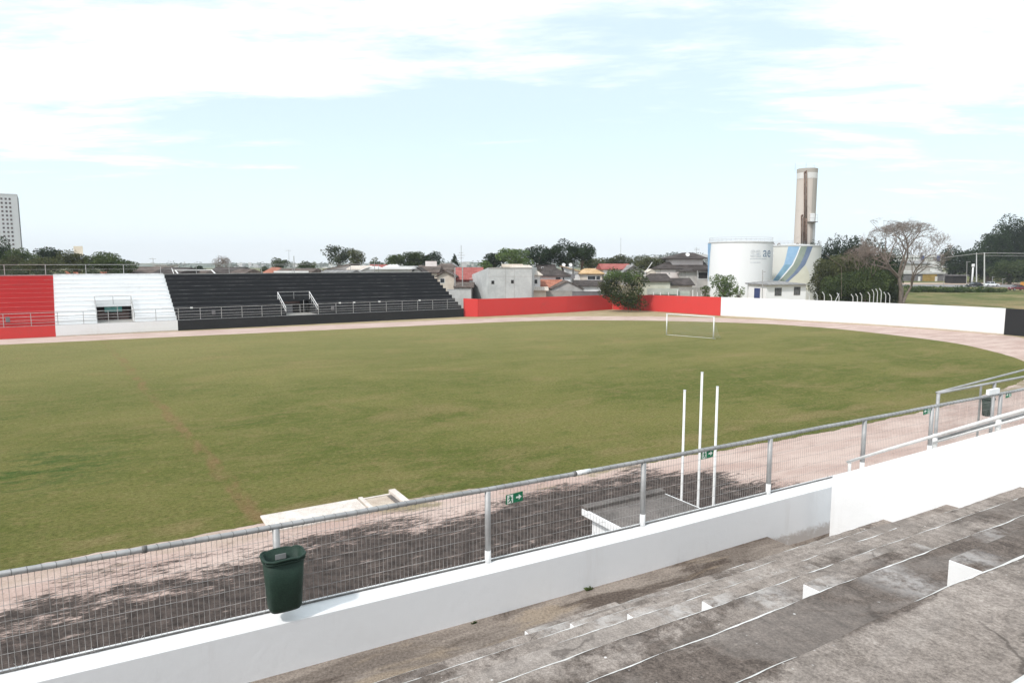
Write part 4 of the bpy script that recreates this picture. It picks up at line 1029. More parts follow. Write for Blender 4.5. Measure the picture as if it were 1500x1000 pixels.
# trees behind the far stand, left
TREES_L = 'trees behind the far stand at the left'
tree('broadleaf_tree','dark tree at the left edge, partly in front of the white tower block','tree', -4, 346, 410, 42, 128, F_DARK, TREES_L)
tree('broadleaf_tree','olive brown tree second from the left edge, below the tower block','tree', 10, 370, 408, 55, 118, F_OLIVE, TREES_L, k=10)
tree('broadleaf_tree','rounded dark green tree just right of the tower block','tree', 32, 359, 406, 55, 125, F_MID, TREES_L)
tree('umbrella_pine','smooth domed dark green tree at the top of the left hand grove','tree', 68, 359.5, 392, 48, 140, F_DARK, TREES_L, k=20)
tree('broadleaf_tree','olive green tree below the domed tree','tree', 62, 372, 406, 77, 112, F_OLIVE, TREES_L)
tree('broadleaf_tree','dull olive tree in front of the small beige rooftop box','tree', 112, 366, 405, 70, 120, F_OLIVE, TREES_L)
tree('broadleaf_tree','rounded dark tree right of the small beige rooftop box','tree', 153, 363.5, 404, 67, 120, F_MID, TREES_L)
tree('broadleaf_tree','low dark tree at the right end of the left hand grove','tree', 183, 376, 406, 55, 124, F_MID, TREES_L, k=9)
for i, (x, yt, wd, lb) in enumerate(((22,389,44,'grey green shrub behind the top railing above the red steps'),(62,391,40,'grey green shrub behind the top railing at the red and white boundary'),(98,392,38,'grey green shrub behind the orange bricks on the white steps'),(136,391,42,'grey green shrub behind the top railing above the white entrance'),(172,393,38,'grey green shrub behind the top railing, right of the white entrance'),(-16,390,40,'grey green shrub behind the top railing at the left edge'))):
    tree('shrub', lb, 'shrub', x, yt, 412, wd, 104, F_GREY, 'shrubs behind the top railing', k=8, trunk=False, dens=0.8)
# middle
bare_tree('bare_tree','small bare tree above the dark roofs left of centre', 324, 375, 402, 34, 150, TRUNK_P, 0, depth=5, seed=4, r0=0.3)
tree('umbrella_pine','small flat topped dark tree left of the small bare tree','tree', 292, 388.5, 398, 17, 190, F_DARK, k=8, ground=0)
tree('umbrella_pine','layered dark tree above the orange roof behind the black steps','tree', 409, 375, 398, 30, 170, F_GREY, k=16, f=0.36)
tree('broadleaf_tree','low dark tree just left of the layered tree','tree', 388, 388, 400, 16, 175, F_MID, k=6)
tree('palm_like_tree','dark feathery tree with an upright tip right of the layered tree','tree', 452, 381, 402, 36, 150, F_MID, k=9, kind='spiky')
tree('broadleaf_tree','tall rounded grey green tree, highest behind the black steps','tree', 496, 353, 392, 50, 165, F_GREY, k=22, f=0.30, dens=0.75)
tree('broadleaf_tree','olive tree leaning right of the tall grey green tree','tree', 524, 360, 394, 36, 160, F_OLIVE, k=16, f=0.32, dens=0.8)
tree('broadleaf_tree','low dark tree between the tall tree and the long row','tree', 551, 377, 396, 26, 160, F_MID, k=8)
for x, yt, wd, lb in ((580,368,36,'leftmost tree of the dark green row behind the house roofs'),(607,366,38,'middle tree of the dark green row behind the house roofs'),(632,365,36,'rightmost tree of the dark green row, above the beige chimney block')):
    tree('broadleaf_tree', lb, 'tree', x, yt, 396, wd, 155, F_MID if x < 620 else F_DARK, 'dark green row behind the house roofs', k=16, kind='round')
tree('conifer','small dark conical tree beside the thin antenna mast','tree', 666, 373, 394, 17, 170, F_DARK, k=9, kind='cone')
for x, yt, yb, wd, mt, lb in ((724,364,396,51,F_DARK,'dark tree at the left end of the big grove above the concrete house'),(755,358,396,56,F_BRIGHT,'pale green tree in the middle of the big grove'),(712,378,398,22,F_BRIGHT,'low pale green tree at the left foot of the big grove'),(790,352,397,61,F_DARK,'dark tall tree left of the crown reaching highest in the big grove'),(826,348,397,65,F_DARK,'tallest dark tree of the big grove, right of its middle'),(852,352,390,43,F_DARK,'dark tree with a branch reaching out at the right end of the big grove')):
    tree('broadleaf_tree', lb, 'tree', x, yt, yb, wd, 150 if mt is F_DARK else 146, mt, 'big grove above the houses', k=20, f=0.33, kind='round')
for x, yt, yb, wd, Y, mt, lb in ((868,374,398,42,165,F_OLIVE,'olive tree behind the tan roofed house'),(904,371,396,50,170,F_OLIVE,'olive tree behind the red roofed white house'),(950,373,398,56,160,F_OLIVE,'brownish olive tree behind the leaning lamp arm'),(985,380,396,40,175,F_GREY,'low grey green tree left of the two tier roof')):
    tree('broadleaf_tree', lb, 'tree', x, yt, yb, wd, Y, mt, 'olive trees behind the houses', k=14)
# the flowering bush in front of the red wall
tree('flowering_bush','large dark bush with pale blossoms standing against the red wall corner','bush', 916, 392, 456, 78, 116.5, F_MID, k=30, f=0.27, dens=1.0, leaf=0.30, trunk=False, squash=0.6, kind='bush')
bt = bpy.data.objects['flowering_bush']
rng = np.random.default_rng(5); c0 = at(916, 418, 116.0)
v = leaf_cloud(rng, crown_clumps(rng, c0, 4.3, 2.6, 2.6, 22, 0.22), 900, 0.30); o = mesh_quads('blossom', v, F_FLOW, bt, bt.location)
c0 = at(890, 420, 115.5); v = leaf_cloud(rng, crown_clumps(rng, c0, 2.0, 1.4, 2.0, 12, 0.30), 900, 0.28); mesh_quads('outer_foliage', v, F_OLIVE, bt, bt.location)
c0 = at(915, 405, 115.5); v = leaf_cloud(rng, crown_clumps(rng, c0, 3.8, 1.8, 1.1, 16, 0.3), 1500, 0.28); mesh_quads('upper_foliage', v, F_BRIGHT, bt, bt.location)
# bright green bush before the tanks
tree('leafy_bush','light airy green bush in front of the left water tank','bush', 1062, 399, 438, 44, 112, F_BRIGHT, k=16, f=0.30, dens=0.75, leaf=0.26, kind='bush')
tree('leafy_bush','smaller light green bush between the airy bush and the small white building','bush', 1082, 420, 440, 20, 110, F_BRIGHT, k=9, f=0.32, dens=0.7, leaf=0.26, kind='bush')
tree('leafy_bush','small green bush left of the airy bush, above the red wall','bush', 1033, 418, 440, 18, 112, F_BRIGHT, k=7, f=0.35, dens=0.8, leaf=0.26, kind='bush')
# right hand wood beside the tank
GR = 'trees between the tank and the tall bare tree'
for x, yt, yb, wd, Y, mt, kd, lb in (
    (1212,345,440,60,150,F_DARK,'spiky','dark spiky topped tree touching the right tank'),
    (1238,341,440,64,152,F_DARK,'spiky','dark spiky topped tree, highest behind the brownish trees'),
    (1268,344,440,66,150,F_DARK,'spiky','dark spiky topped tree behind the bare brown branches'),
    (1294,352,442,62,140,F_DARK,'round','dark round tree just left of the tall bare tree trunk'),
    (1216,374,444,56,132,F_OLIVE,'bush','brownish olive tree at the foot of the right tank'),
    (1250,370,444,66,128,F_OLIVE,'bush','olive tree in the middle of the wood behind the white posts'),
    (1230,396,446,60,122,F_MID,'bush','low green tree left of centre behind the white posts'),
    (1272,390,446,62,120,F_MID,'bush','low green tree right of centre behind the white posts'),
    (1300,394,444,50,126,F_MID,'bush','low dark green tree at the right end of the wood')):
    tree('broadleaf_tree', lb, 'tree', x, yt, yb, wd, Y, mt, GR, k=22, f=0.34, kind=kd)
bare_tree('bare_tree','reddish brown bare tree among the dark trees left of the tall bare tree', 1268, 360, 436, 84, 119, M2('reddish_twigs',(0.16,0.12,0.10),(0.26,0.20,0.17),2.0), 0, depth=6, seed=8, r0=0.14)
bare_tree('bare_tree','tall bare spreading tree with a forked pale trunk right of the wood', 1320, 324, 432, 128, 122, TRUNK_P, 0.1, depth=7, seed=21, r0=0.42,
          forks=((-0.10,1,0.40,0.9),(0.16,1,0.36,1.0),(0.24,1,0.30,0.7)), lean=5)
# far right trees
GF = 'dark trees across the road at the right'
for x, yt, yb, wd, Y, mt, lb in (
    (1400,354,412,48,225,F_DARK,'rounded dark tree left of the white totem, behind the road'),
    (1424,352,414,54,232,F_DARK,'rounded dark tree directly behind the white totem'),
    (1455,322,412,58,240,F_DARK,'tall dark tree right of the two utility poles'),
    (1482,303,412,80,245,F_DARK,'very tall dark tree, highest at the right edge'),
    (1516,300,404,74,240,F_DARK,'very tall dark tree cut by the right edge of the photo'),
    (1448,364,418,56,228,F_DARK,'lower dark tree behind the utility poles'),
    (1480,374,420,60,215,F_MID,'mid green tree behind the maroon car'),
    (1512,376,420,58,212,F_MID,'mid green tree at the right edge, below the very tall trees')):
    tree('broadleaf_tree', lb, 'tree', x, yt, yb, wd, Y, mt, GF, k=24, f=0.32, ground=1.4)
# shrubs on the bank by the road
rn = random.Random(77)
for i, (x, yt, wd, lb) in enumerate(((1333,419,18,'small dark green shrub right of the bare tree foot'),(1347,421,20,'brownish green shrub on the bank, second from the bare tree'),(1364,420,24,'green shrub on the bank below the ochre gate'),(1386,420,30,'wide low green shrub on the bank left of the totem'),(1410,420,30,'wide low green shrub on the bank below the totem'),(1435,421,28,'wide low green shrub at the foot of the utility poles'),(1458,423,22,'small scrubby shrub on the bank right of the utility poles'))):
    tree('shrub', lb, 'shrub', x, yt-1.5, 433, wd*1.35, 178, F_SHRUB, 'shrubs on the road bank', k=10, trunk=False, dens=0.9, kind='bush')

# ============================================================ HOUSES
def rect_on(m, a, b, Y, d=0.0):    # a,b pixel corners, thin box on plane Y-d
    p, q = at(a[0], a[1], Y), at(b[0], b[1], Y); x0_, x1_ = sorted((p.x,q.x)); z0_, z1_ = sorted((p.z,q.z))
    m.box(x0_, x1_, Y-d-0.04, Y-d, z0_, z1_)
def window(t, r, Y, frame=W_PLAST, glass=GLASS, name='window'):
    m = MB(); p, q = at(r[0], r[1], Y), at(r[2], r[3], Y); x0_, x1_ = sorted((p.x,q.x)); z0_, z1_ = sorted((p.z,q.z)); f = 0.07
    m.box(x0_-f, x1_+f, Y-0.07, Y-0.005, z1_, z1_+f); m.box(x0_-f, x1_+f, Y-0.09, Y-0.005, z0_-f, z0_)
    m.box(x0_-f, x0_, Y-0.07, Y-0.005, z0_, z1_); m.box(x1_, x1_+f, Y-0.07, Y-0.005, z0_, z1_)
    o = m.build(name, frame, t)
    m = MB(); m.box(x0_, x1_, Y-0.03, Y-0.006, z0_, z1_); m.build('pane', glass, o)
    return o
def roof_solid(m, x0, x1, y0, y1, zb, zr, kind, e=0.5, th=0.14, rx0=None, rx1=None):
    X0, X1, Y0_, Y1_ = x0-e, x1+e, y0-e, y1+e; ym = (y0+y1)/2; xm = (x0+x1)/2
    if kind == 'hip':
        ins = min((X1-X0)*0.30, (Y1_-Y0_)*0.5); r0_ = rx0 if rx0 is not None else X0+ins; r1_ = rx1 if rx1 is not None else X1-ins
        V = [(X0,Y0_,zb),(X1,Y0_,zb),(X1,Y1_,zb),(X0,Y1_,zb),(r0_,ym,zr),(r1_,ym,zr),(X0,Y0_,zb-th),(X1,Y0_,zb-th),(X1,Y1_,zb-th),(X0,Y1_,zb-th)]
        F = [(0,1,5,4),(1,2,5),(2,3,4,5),(3,0,4)]
    elif kind == 'gx':
        V = [(X0,Y0_,zb),(X1,Y0_,zb),(X1,Y1_,zb),(X0,Y1_,zb),(X0,ym,zr),(X1,ym,zr),(X0,Y0_,zb-th),(X1,Y0_,zb-th),(X1,Y1_,zb-th),(X0,Y1_,zb-th)]
        F = [(0,1,5,4),(1,2,5),(2,3,4,5),(3,0,4)]
    elif kind == 'gy':
        V = [(X0,Y0_,zb),(X1,Y0_,zb),(X1,Y1_,zb),(X0,Y1_,zb),(xm,Y0_,zr),(xm,Y1_,zr),(X0,Y0_,zb-th),(X1,Y0_,zb-th),(X1,Y1_,zb-th),(X0,Y1_,zb-th)]
        F = [(1,2,5,4),(3,0,4,5)]
        # open gable rim (thickness) front/back
        V += [(xm,Y0_,zr-th),(xm,Y1_,zr-th)]
        F += [(0,4,10,6),(4,1,7,10),(3,5,11,9),(5,2,8,11),(6,10,11,9),(10,7,8,11)]
        F += [(0,6,9,3),(1,7,8,2)]
        m.add(V, [f for f in F]); return
    F += [(0,6,7,1),(1,7,8,2),(2,8,9,3),(3,9,6,0),(6,9,8,7)]
    m.add(V, F)
def house(name, label, x0, x1, yw, Y, dep, kind, yr, wm, rm, wins=(), e=0.45, cat='house', yb=None, group='houses beyond the stadium wall', glass=GLASS, extra=None, ground=0.0, rx=None):
    a, b = at(x0, yw, Y), at(x1, yw, Y); zw = a.z; yc = Y + (dep/2 if kind in ('hip','gx') else 0)
    zr = zat(yr, yc); t = thing(name, label, cat, ((a.x+b.x)/2, Y+dep/2, ground), group)
    m = MB()
    m.box(a.x, b.x, Y, Y+dep, ground-0.1, zw)
    if kind == 'gy':
        xm = (a.x+b.x)/2; m.add([(a.x,Y,zw),(b.x,Y,zw),(xm,Y,zr-0.2),(a.x,Y+dep,zw),(b.x,Y+dep,zw),(xm,Y+dep,zr-0.2)], [(0,1,2),(5,4,3)])
    m.build('wall', wm, t)
    if kind == 'flat':
        m = MB(); m.box(a.x-e, b.x+e, Y-e, Y+dep+e, zw+0.003, zr); m.build('roof', rm, t)
    elif kind == 'shedl' or kind == 'shedr':
        zl, zh = zw, zr; L0, R0 = (zl, zh) if kind == 'shedr' else (zh, zl)
        m = MB(); m.add([(a.x-e,Y-e,L0),(b.x+e,Y-e,R0),(b.x+e,Y+dep+e,R0),(a.x-e,Y+dep+e,L0),(a.x-e,Y-e,L0-.15),(b.x+e,Y-e,R0-.15),(b.x+e,Y+dep+e,R0-.15),(a.x-e,Y+dep+e,L0-.15)],
                          [(0,1,2,3),(7,6,5,4),(0,4,5,1),(1,5,6,2),(2,6,7,3),(3,7,4,0)]); m.build('roof', rm, t)
        m = MB(); m.add([(a.x,Y,zw-0.1),(b.x,Y,zw-0.1),(b.x,Y,R0-0.02),(a.x,Y,L0-0.02)], [(0,1,2,3)]); m.build('gable_wall', wm, t)
    elif kind:
        m = MB(); rx_ = (at(rx[0],yr,yc).x, at(rx[1],yr,yc).x) if rx else (None, None)
        roof_solid(m, a.x, b.x, Y, Y+dep, zw+0.002, zr, kind, e, rx0=rx_[0], rx1=rx_[1]); m.build('roof', rm, t)
    for r in wins: window(t, r, Y-0.002, glass=glass)
    return t
# dark roofs left of centre
house('house','wide low house with a dark roof at the right end of the left grove',186,232,400,125,9,'gx',390.5,W_GREY,R_BROWN)
house('house','dark roofed house below the white rooftop tank',228,262,400,122,8,'gx',391.5,W_GREY,R_DARK)
t = house('house','pale flat topped block rising above the dark roofs',226.5,243.5,389,138,5,'flat',387.2,W_PLAST,W_GREY,e=0.3)
house('house','house with a dark roof behind the white frame, reddish patch at its left',262,305,399.5,128,8,'gx',395,W_GREY,R_BROWN)
house('house','dark roofed house below the small bare tree',307,346,399.5,122,8,'gx',391,W_GREY,R_DARK)
house('house','narrow gabled dark roofed house right of the small bare tree',340,356,400,120,8,'gx',394,W_CREAM,R_BROWN)
# white tubular frames standing on the stand top
fm = thing('pergola', 'white tubular steel frame rising above the top of the black steps', 'frame', FS(S_of(285,QB),QB+1.5,ZB))
for x0_, x1_ in ((252,257.5),(257.5,261)):
    pass
m = MB()
def T3(m, pts, r_): m.tube(pts, r_, 6, local=False)
p1, p2_, p3, p4 = at(261.5,402,100), at(257,396,102), at(310,395.5,102), at(316.5,402,100)
T3(m, [p1,p2_], 0.09); T3(m, [p3,p4], 0.09); T3(m, [p2_,p3], 0.06); T3(m, [at(255,402,101), at(251.5,393,103)], 0.05); T3(m, [at(252.5,396,102.5), p2_], 0.05)
m.build('tubes', PWHITE, fm)
for P_ in ((262.5,402,100),(316.5,402,100)):
    pass
house('house','low house with an orange tiled hip roof behind the black steps',385,412,401,135,10,'hip',391.5,W_CREAM,R_TERRA,rx=(398,408))
house('house','brown roofed house with a long white fascia behind the black steps',404,452,399.5,120,9,'gx',393,W_PLAST,R_BROWN)
m = MB(); rect_on(m, (401,396.8),(452,399.3),116); m.build('white_canopy', W_PLAST, base=at(426,400,116), label='long thin white canopy edge behind the black steps', cat='canopy')
house('house','beige gabled house with a rust brown roof below the tall grey green tree',477,512,394.5,135,9,'shedr',386,W_PINK,R_BROWN)
house('house','low house with a grey brown roof peeking over the black steps',472,511,400,118,7,'gx',395.5,W_GREY,R_GREY)
house('house','white walled house with a pinkish brown roof left of the white arched house',511,536,394,128,8,'gx',389,W_PLAST,R_PALE)
house('house','white gabled house with a low pitched pale roof over the black steps',532,552,396,121,7,'gy',390.2,W_PLAST,W_PLAST,e=0.6)
house('house','house with a red tiled roof beside the white gabled house',541,566,392,150,7,'gx',387.3,W_PLAST,R_RED)
house('house','low white house with rounded roof things behind the long canopy',564,582,391,150,7,'hip',386.8,W_PLAST,W_PLAST)
house('long_house','long white flat roofed building over the black steps',549,598,394.5,117,7,'flat',392.6,W_PLAST,W_PLAST,e=0.8,cat='building')
house('house','low white parapet house near the right end of the black steps',585,606,392,140,7,'flat',390,W_PLAST,W_PLAST,e=0.2)
# beige house at the right end of the black stand
t = house('house','beige two storey house with brown gabled roofs beyond the right end of the black steps',612,640,399,132,10,'gx',388.5,W_CREAM,R_BROWN)
house('house','front gabled beige wing with a shuttered window right of the black steps',641,665,405,124,8,'gy',396.5,W_CREAM,R_BROWN,wins=((645,408,651,414),))
house('house','dark gabled roof with pale wall edge above the right end of the black steps',600,622,402,122,6,'gy',391,W_PLAST,R_DARK)
house('house','brown hip roofed house behind the front gabled beige wing',634,668,395,140,9,'hip',386,W_CREAM,R_BROWN)
m = MB(); rect_on(m, (623,382.5),(640,390),134); o = m.build('chimney_block', W_PINK, base=at(631,390,134), label='square beige block standing on the brown roofs', cat='chimney')
house('house','house with a wide grey sheet roof left of the red roofed building',648,667,393,150,9,'hip',385,W_GREY,R_GREY)
house('house','large red roofed building behind the grey concrete house',667,703,409,128,10,'gx',391.5,R_RED,R_RED)
house('house','small brown roofed house below the red roofed building',668,690,420,121,6,'gx',413,W_GREY,R_BROWN)
# blocky boundary walls behind the red wall
def backwall(x0_, x1_, yt, Y, mat, label):
    a, b = at(x0_, yt, Y), at(x1_, yt, Y); m = MB(); m.box(a.x, b.x, Y, Y+0.2, 0, a.z); m.box(a.x-0.03, b.x+0.03, Y-0.05, Y+0.25, a.z+0.002, a.z+0.1)
    m.build('boundary_wall', mat, base=((a.x+b.x)/2, Y, 0), label=label, cat='wall', group='boundary walls behind the red wall')
backwall(655,690,424.5,118,CONC_L,'pale boundary wall between the black stand and the grey concrete house')
backwall(778,838,426.5,125,CONC_D,'pale grey boundary wall right of the grey concrete house')
backwall(838.4,884,427.5,124.5,WALLG,'darker boundary wall left of the flowering bush')
# grey concrete house
Yc = 119.0
gc = thing('concrete_house', 'unfinished grey concrete house with two small square windows and a slanted left side', 'house', at(735,434,Yc+4))
gc.location.z = 0; ORG[gc.name] = gc.location.copy()
def cp(px, py, Y): v_ = at(px, py, Y); return v_
m = MB(); f0, f1 = at(715.3,392,Yc), at(779,391.5,Yc); zt = f0.z; l0 = at(691.5,402,Yc+9); zl = l0.z
r1_ = Vector((f1.x+1.2, Yc+9, 0))
V = [(f0.x,Yc,0),(f1.x,Yc,0),(r1_.x,r1_.y,0),(l0.x,l0.y,0),(f0.x,Yc,zt),(f1.x,Yc,zt),(r1_.x,r1_.y,zt),(l0.x,l0.y,zl)]
m.add(V, [(0,1,5,4),(1,2,6,5),(2,3,7,6),(3,0,4,7),(4,5,6),(4,6,7)]); m.build('wall', CONC, gc)
m = MB(); a, b = at(687.8,407.5,Yc+8.8), at(691.7,407.5,Yc+8.8); m.box(a.x,b.x,Yc+8.8,Yc+12,0,a.z); m.build('side_wing', CONC_L, gc)
m = MB(); m.box(f0.x-0.02,f1.x+0.05,Yc-0.06,Yc-0.004,zt-0.14,zt+0.03); m.build('parapet_cap', CONC_D, gc)
# formwork joints
m = MB()
for px in (740.5, 753.5): a = at(px,392,Yc); m.box(a.x-0.02,a.x+0.02,Yc-0.012,Yc-0.001,0,zt-0.15)
a = at(715,405,Yc); m.box(f0.x,f1.x,Yc-0.014,Yc-0.002,a.z-0.015,a.z+0.015); m.build('joint_lines', CONC_D, gc)
for r in ((719.8,411,724,415.8),(748.6,410,752.6,415)):
    m = MB(); rect_on(m, r[:2], r[2:], Yc-0.004); m.build('window', DARK, gc)
# houses right of it
house('house','white house with pale hip roof and dark square window right of the concrete house',742,791.5,402.5,124,10,'hip',388.3,W_PLAST,R_PALE,wins=((779.5,409.5,787,415.5),),rx=(750,776))
house('house','pale flat roofed box behind the grey concrete house',737,764,391,135,6,'flat',386.8,W_PLAST,W_CREAM,e=0.3)
house('house','small cream tiled lean-to right of the white hip roofed house',779,800,424.8,122.5,3,'gx',419.8,W_CREAM,R_PALE)
house('house','dark gabled dormer house with an arched vent under the big grove',789,812,394,145,7,'gx',387,W_CREAM,R_DARK,wins=((793.5,391.5,796,395.5),))
house('house','white house with a broad dark hip roof right of the white hip roofed house',792,836,403.8,138,10,'hip',391,W_PLAST,R_DARK,wins=((814,406,821,409.5),(824.5,406,826.5,409.5)),rx=(797,812))
house('house','house with a bright terracotta roof slope above the boundary wall',792,822,421,133,6,'gx',409.3,W_CREAM,R_TERRA)
house('house','grey gabled house with a broad low pitched front above the boundary wall',808.5,854,423.0,127,10,'gy',411.2,W_GREY,R_BROWN,e=0.25)
house('house','white house with a tan tiled roof and two satellite dishes',826,862,401,142,8,'shedl',389.5,W_PLAST,R_TAN)
house('house','wing with tan tiled roof left of the flowering bush',852,882.5,400.5,139,8,'hip',393,W_CREAM,R_TAN,wins=((861,404.5,872,409.5),(873.5,404.5,879,409.5)))
house('house','low house with a dark roof between the grey gable and the flowering bush',846,884,418,130,8,'gx',410,W_PLAST,R_DARK)
for x in (825.5, 835.5):
    d = at(x, 388, 141); ds = thing('satellite_dish', 'left hand satellite dish above the tan tiled roof' if x < 830 else 'right hand satellite dish above the tan tiled roof', 'satellite dish', (d.x, d.y, d.z-0.6), 'satellite dishes on the tan roof')
    m = MB(); vs = []
    m.lathe([(0.02,0.0),(0.25,0.04),(0.38,0.12)], 0, 0, 16)
    rot = Matrix.Rotation(R(62), 3, 'X') @ Matrix.Rotation(0.2, 3, 'Y')
    m.v = [tuple(rot @ Vector(q) + d) for q in m.v]; m.build('dish', PWHITE, ds, smooth=True)
    m = MB(); m.tube([(d.x,d.y,d.z-0.9),(d.x,d.y,d.z)], 0.04, 6); m.build('pole', RAILGREY, ds)
ph = thing('pole', 'dark utility pole rising in front of the tan roofed house', 'pole', at(839.5,430,128))
m = MB(); a = at(839.5,386,128); m.tube([(a.x,128,0),(a.x,128,a.z)], 0.12, 8); m.build('shaft', DKPIPE, ph); m = MB(); m.box(a.x-0.35,a.x+0.35,127.8,128.2,zat(408,128),zat(402,128)); m.build('box', WALLG, ph)
house('house','white house with a dull red tiled roof above the flowering bush',884,923,394,140,9,'gx',386.2,W_PLAST,R_RED)
house('house','grey concrete gable behind the flowering bush',911,944,401,136,7,'gy',388,W_GREY,R_GREY)
# large pale house right of the bush
house('house','pale green walled house with a long dark roof right of the flowering bush',950,982,411.5,126,8,'hip',400.5,W_GREEN,R_DARK,rx=(952,976),e=0.4)
house('house','low dark roofed wing sloping down right of the pale green wall',980,1014,417,127,7,'gx',407,W_CREAM,R_DARK)
house('mansion','big pale pink house with a dark wide roof left of the tanks',968,1037,393.5,150,14,'hip',381.5,W_PINK,R_DARK,wins=((994.5,399.5,996,402),(979.5,399.8,981,401)),rx=(985,1030))
house('house','upper storey of the big pale pink house with its own dark hip roof',985.5,1030,378.2,153,9,'hip',370,W_PINK,R_DARK,e=0.9,rx=(1000,1016))
house('house','grey annex with a small hip roof in front of the big pale pink house',1005,1022,397,143,6,'hip',393.5,W_GREY,R_DARK,e=0.6)
t = house('house','open balconied grey block between the annex and the left tank',1022,1040,397.5,142,6,'flat',394.5,W_GREY,R_DARK,wins=((1023,399,1036,408),),e=0.6,glass=DARK)
house('small_house','tiny cream gabled hut left of the big pale pink house',949,960,398.5,138,4,'gy',394.2,W_CREAM,W_CREAM,e=0.1)
d = at(1007, 373, 150.5); m = MB(); m.lathe([(0.02,0.0),(0.3,0.05),(0.46,0.14)], 0, 0, 16); rot = Matrix.Rotation(R(62), 3, 'X'); m.v = [tuple(rot @ Vector(q) + d) for q in m.v]
m.build('satellite_dish', PWHITE, base=d, label='white satellite dish on the roof of the big pale pink house', cat='satellite dish')
# glazed fence and pickets above the red wall
gf = thing('glass_fence', 'pale greenish translucent fence with white posts above the red wall', 'fence', at(980,433,121)); 
m = MB(); rect_on(m, (948,422.5),(994,431),121); rect_on(m, (948,426),(1010,434),121.4); m.build('panel', M2('green_sheet',(0.38,0.42,0.37),(0.48,0.52,0.46),0.8), gf)
for x in (957.5,967.5,979.5,992.5,1015,1021.5,1027.5):
    m = MB(); a = at(x, 424.5 if x == 992.5 or x == 1015 else 428, 120.8); m.tube([(a.x,120.8,0),(a.x,120.8,a.z)], 0.09, 6); m.build('post', PWHITE, gf)
backwall(994,1040,422,123,CONC_D,'dull grey boundary wall right of the translucent fence')
wp = thing('pole', 'thin grey pole in front of the grey annex', 'pole', at(1021.5,430,120)); m = MB(); a = at(1021.5,396.5,120); m.tube([(a.x,120,0),(a.x,120,a.z)], 0.06, 6); m.build('shaft', RAILGREY, wp)
# floodlight arms
la = thing('lamp_arm', 'thin leaning pale lamp arm left of the big pale pink house', 'lamp', at(945,399,130)); m = MB(); T3(m, [at(945,399,130), at(955.5,384,130)], 0.07); T3(m, [at(945,399,130), at(945,430,130)], 0.07); m.build('arm', PWHITE, la)
la = thing('lamp_arm', 'thin leaning pale lamp arm in front of the dark trees by the tank', 'lamp', at(1232,390,116)); m = MB(); T3(m, [at(1209,373.5,116), at(1232.5,390,116)], 0.045); T3(m, [at(1232.5,390,116), at(1232.5,437,116)], 0.035); m.build('arm', TRUNK, la)
# masts and antennas
def mast(px, yt, yb, Y, r_, label, name='antenna_mast', bars=()):
    a, b = at(px, yt, Y), at(px, yb, Y); t = thing(name, label, 'mast', (b.x, b.y, 0))
    m = MB(); m.tube([(b.x,b.y,0),(a.x,a.y,a.z)], r_, 5); m.build('shaft', RAILGREY, t)
    if bars:
        m = MB()
        for yy, w_ in bars: z = zat(yy, Y); m.tube([(b.x-w_,Y,z),(b.x+w_,Y,z)], r_*0.7, 4)
        m.build('cross_bars', RAILGREY, t)
mast(675.5,359,392,160,0.06,'thin antenna mast with short bars beside the small conical tree',bars=((374,0.9),(378,0.6),(370,0.5)))
mast(909.5,348,395,180,0.05,'tall thin mast above the olive trees near the red roofed white house')
mast(430.5,375,402,110,0.07,'thin grey pole above the black steps, left of the feathery tree')
mast(548.5,379,402,112,0.06,'thin street lamp pole with a short arm above the black steps',bars=((379.5,0.5),))
mast(423,366,392,230,0.06,'faint thin antenna above the layered dark tree',bars=((367,0.9),))
mast(1020,362,394,200,0.06,'faint antenna above the roof of the big pale pink house',bars=((364,0.8),(366,0.8)))
mast(677.5,391,424,121,0.10,'pale pole standing between the beige wing and the red roofed building','pole')
mast(666.5,392,424,121,0.10,'grey pole at the right edge of the beige wing','pole')
mast(224,378,391,140,0.05,'tiny antenna above the white rooftop block',bars=((379,0.7),(385,0.4)))
mast(270,383,398,170,0.06,'thin faint mast above the dark roofs, left of the small bare tree')

# ------------------------------------------------------------ far left: white tower block
YT = 330.0
q = at(32, 372, YT); tb = thing('apartment_tower', 'tall white apartment tower with rows of small dark windows at the left edge', 'building', (q.x, q.y, 0))
FT_ = fr(q.x, q.y, R(34.6)); zt = zat(286, YT)
m = MB(FT_); m.box(-26, 0, 0, 14, 0, zt); m.build('wall', BUILD_W, tb)
m = MB(FT_); m.box(0.01, 0.25, 0.3, 14, 0, zt-0.6); m.build('side_wall', WALLG, tb)
m = MB(FT_); m.box(-26.1, 0.1, -0.1, 14.1, zt+0.004, zt+0.5); m.build('roof_edge', BUILD_W, tb)
WM = M2('tower_window',(0.07,0.055,0.06),(0.16,0.12,0.12),0.4)
first = None
for fl in range(16):
    for xi, wd in ((3.0,0.80),(4.5,0.62),(6.15,0.95),(8.2,0.9),(10.0,0.9),(12.2,0.9)):
        z = zt-1.9-fl*1.93
        if z < 6: continue
        if first is None:
            m = MB(FT_); m.box(-xi-wd/2, -xi+wd/2, -0.06, -0.005, z-0.50, z+0.42); first = m.build('window', WM, tb); u00, z00 = -xi, z
        else: dup(first, loc=FT_(-xi,0,z)-FT_(u00,0,z00), parent=tb)
m = MB(); rect_on(m, (107.5,360.5),(122,375),200); m.build('rooftop_box', W_CREAM, base=at(115,372,200), label='small plain beige rooftop box above the left grove', cat='building')

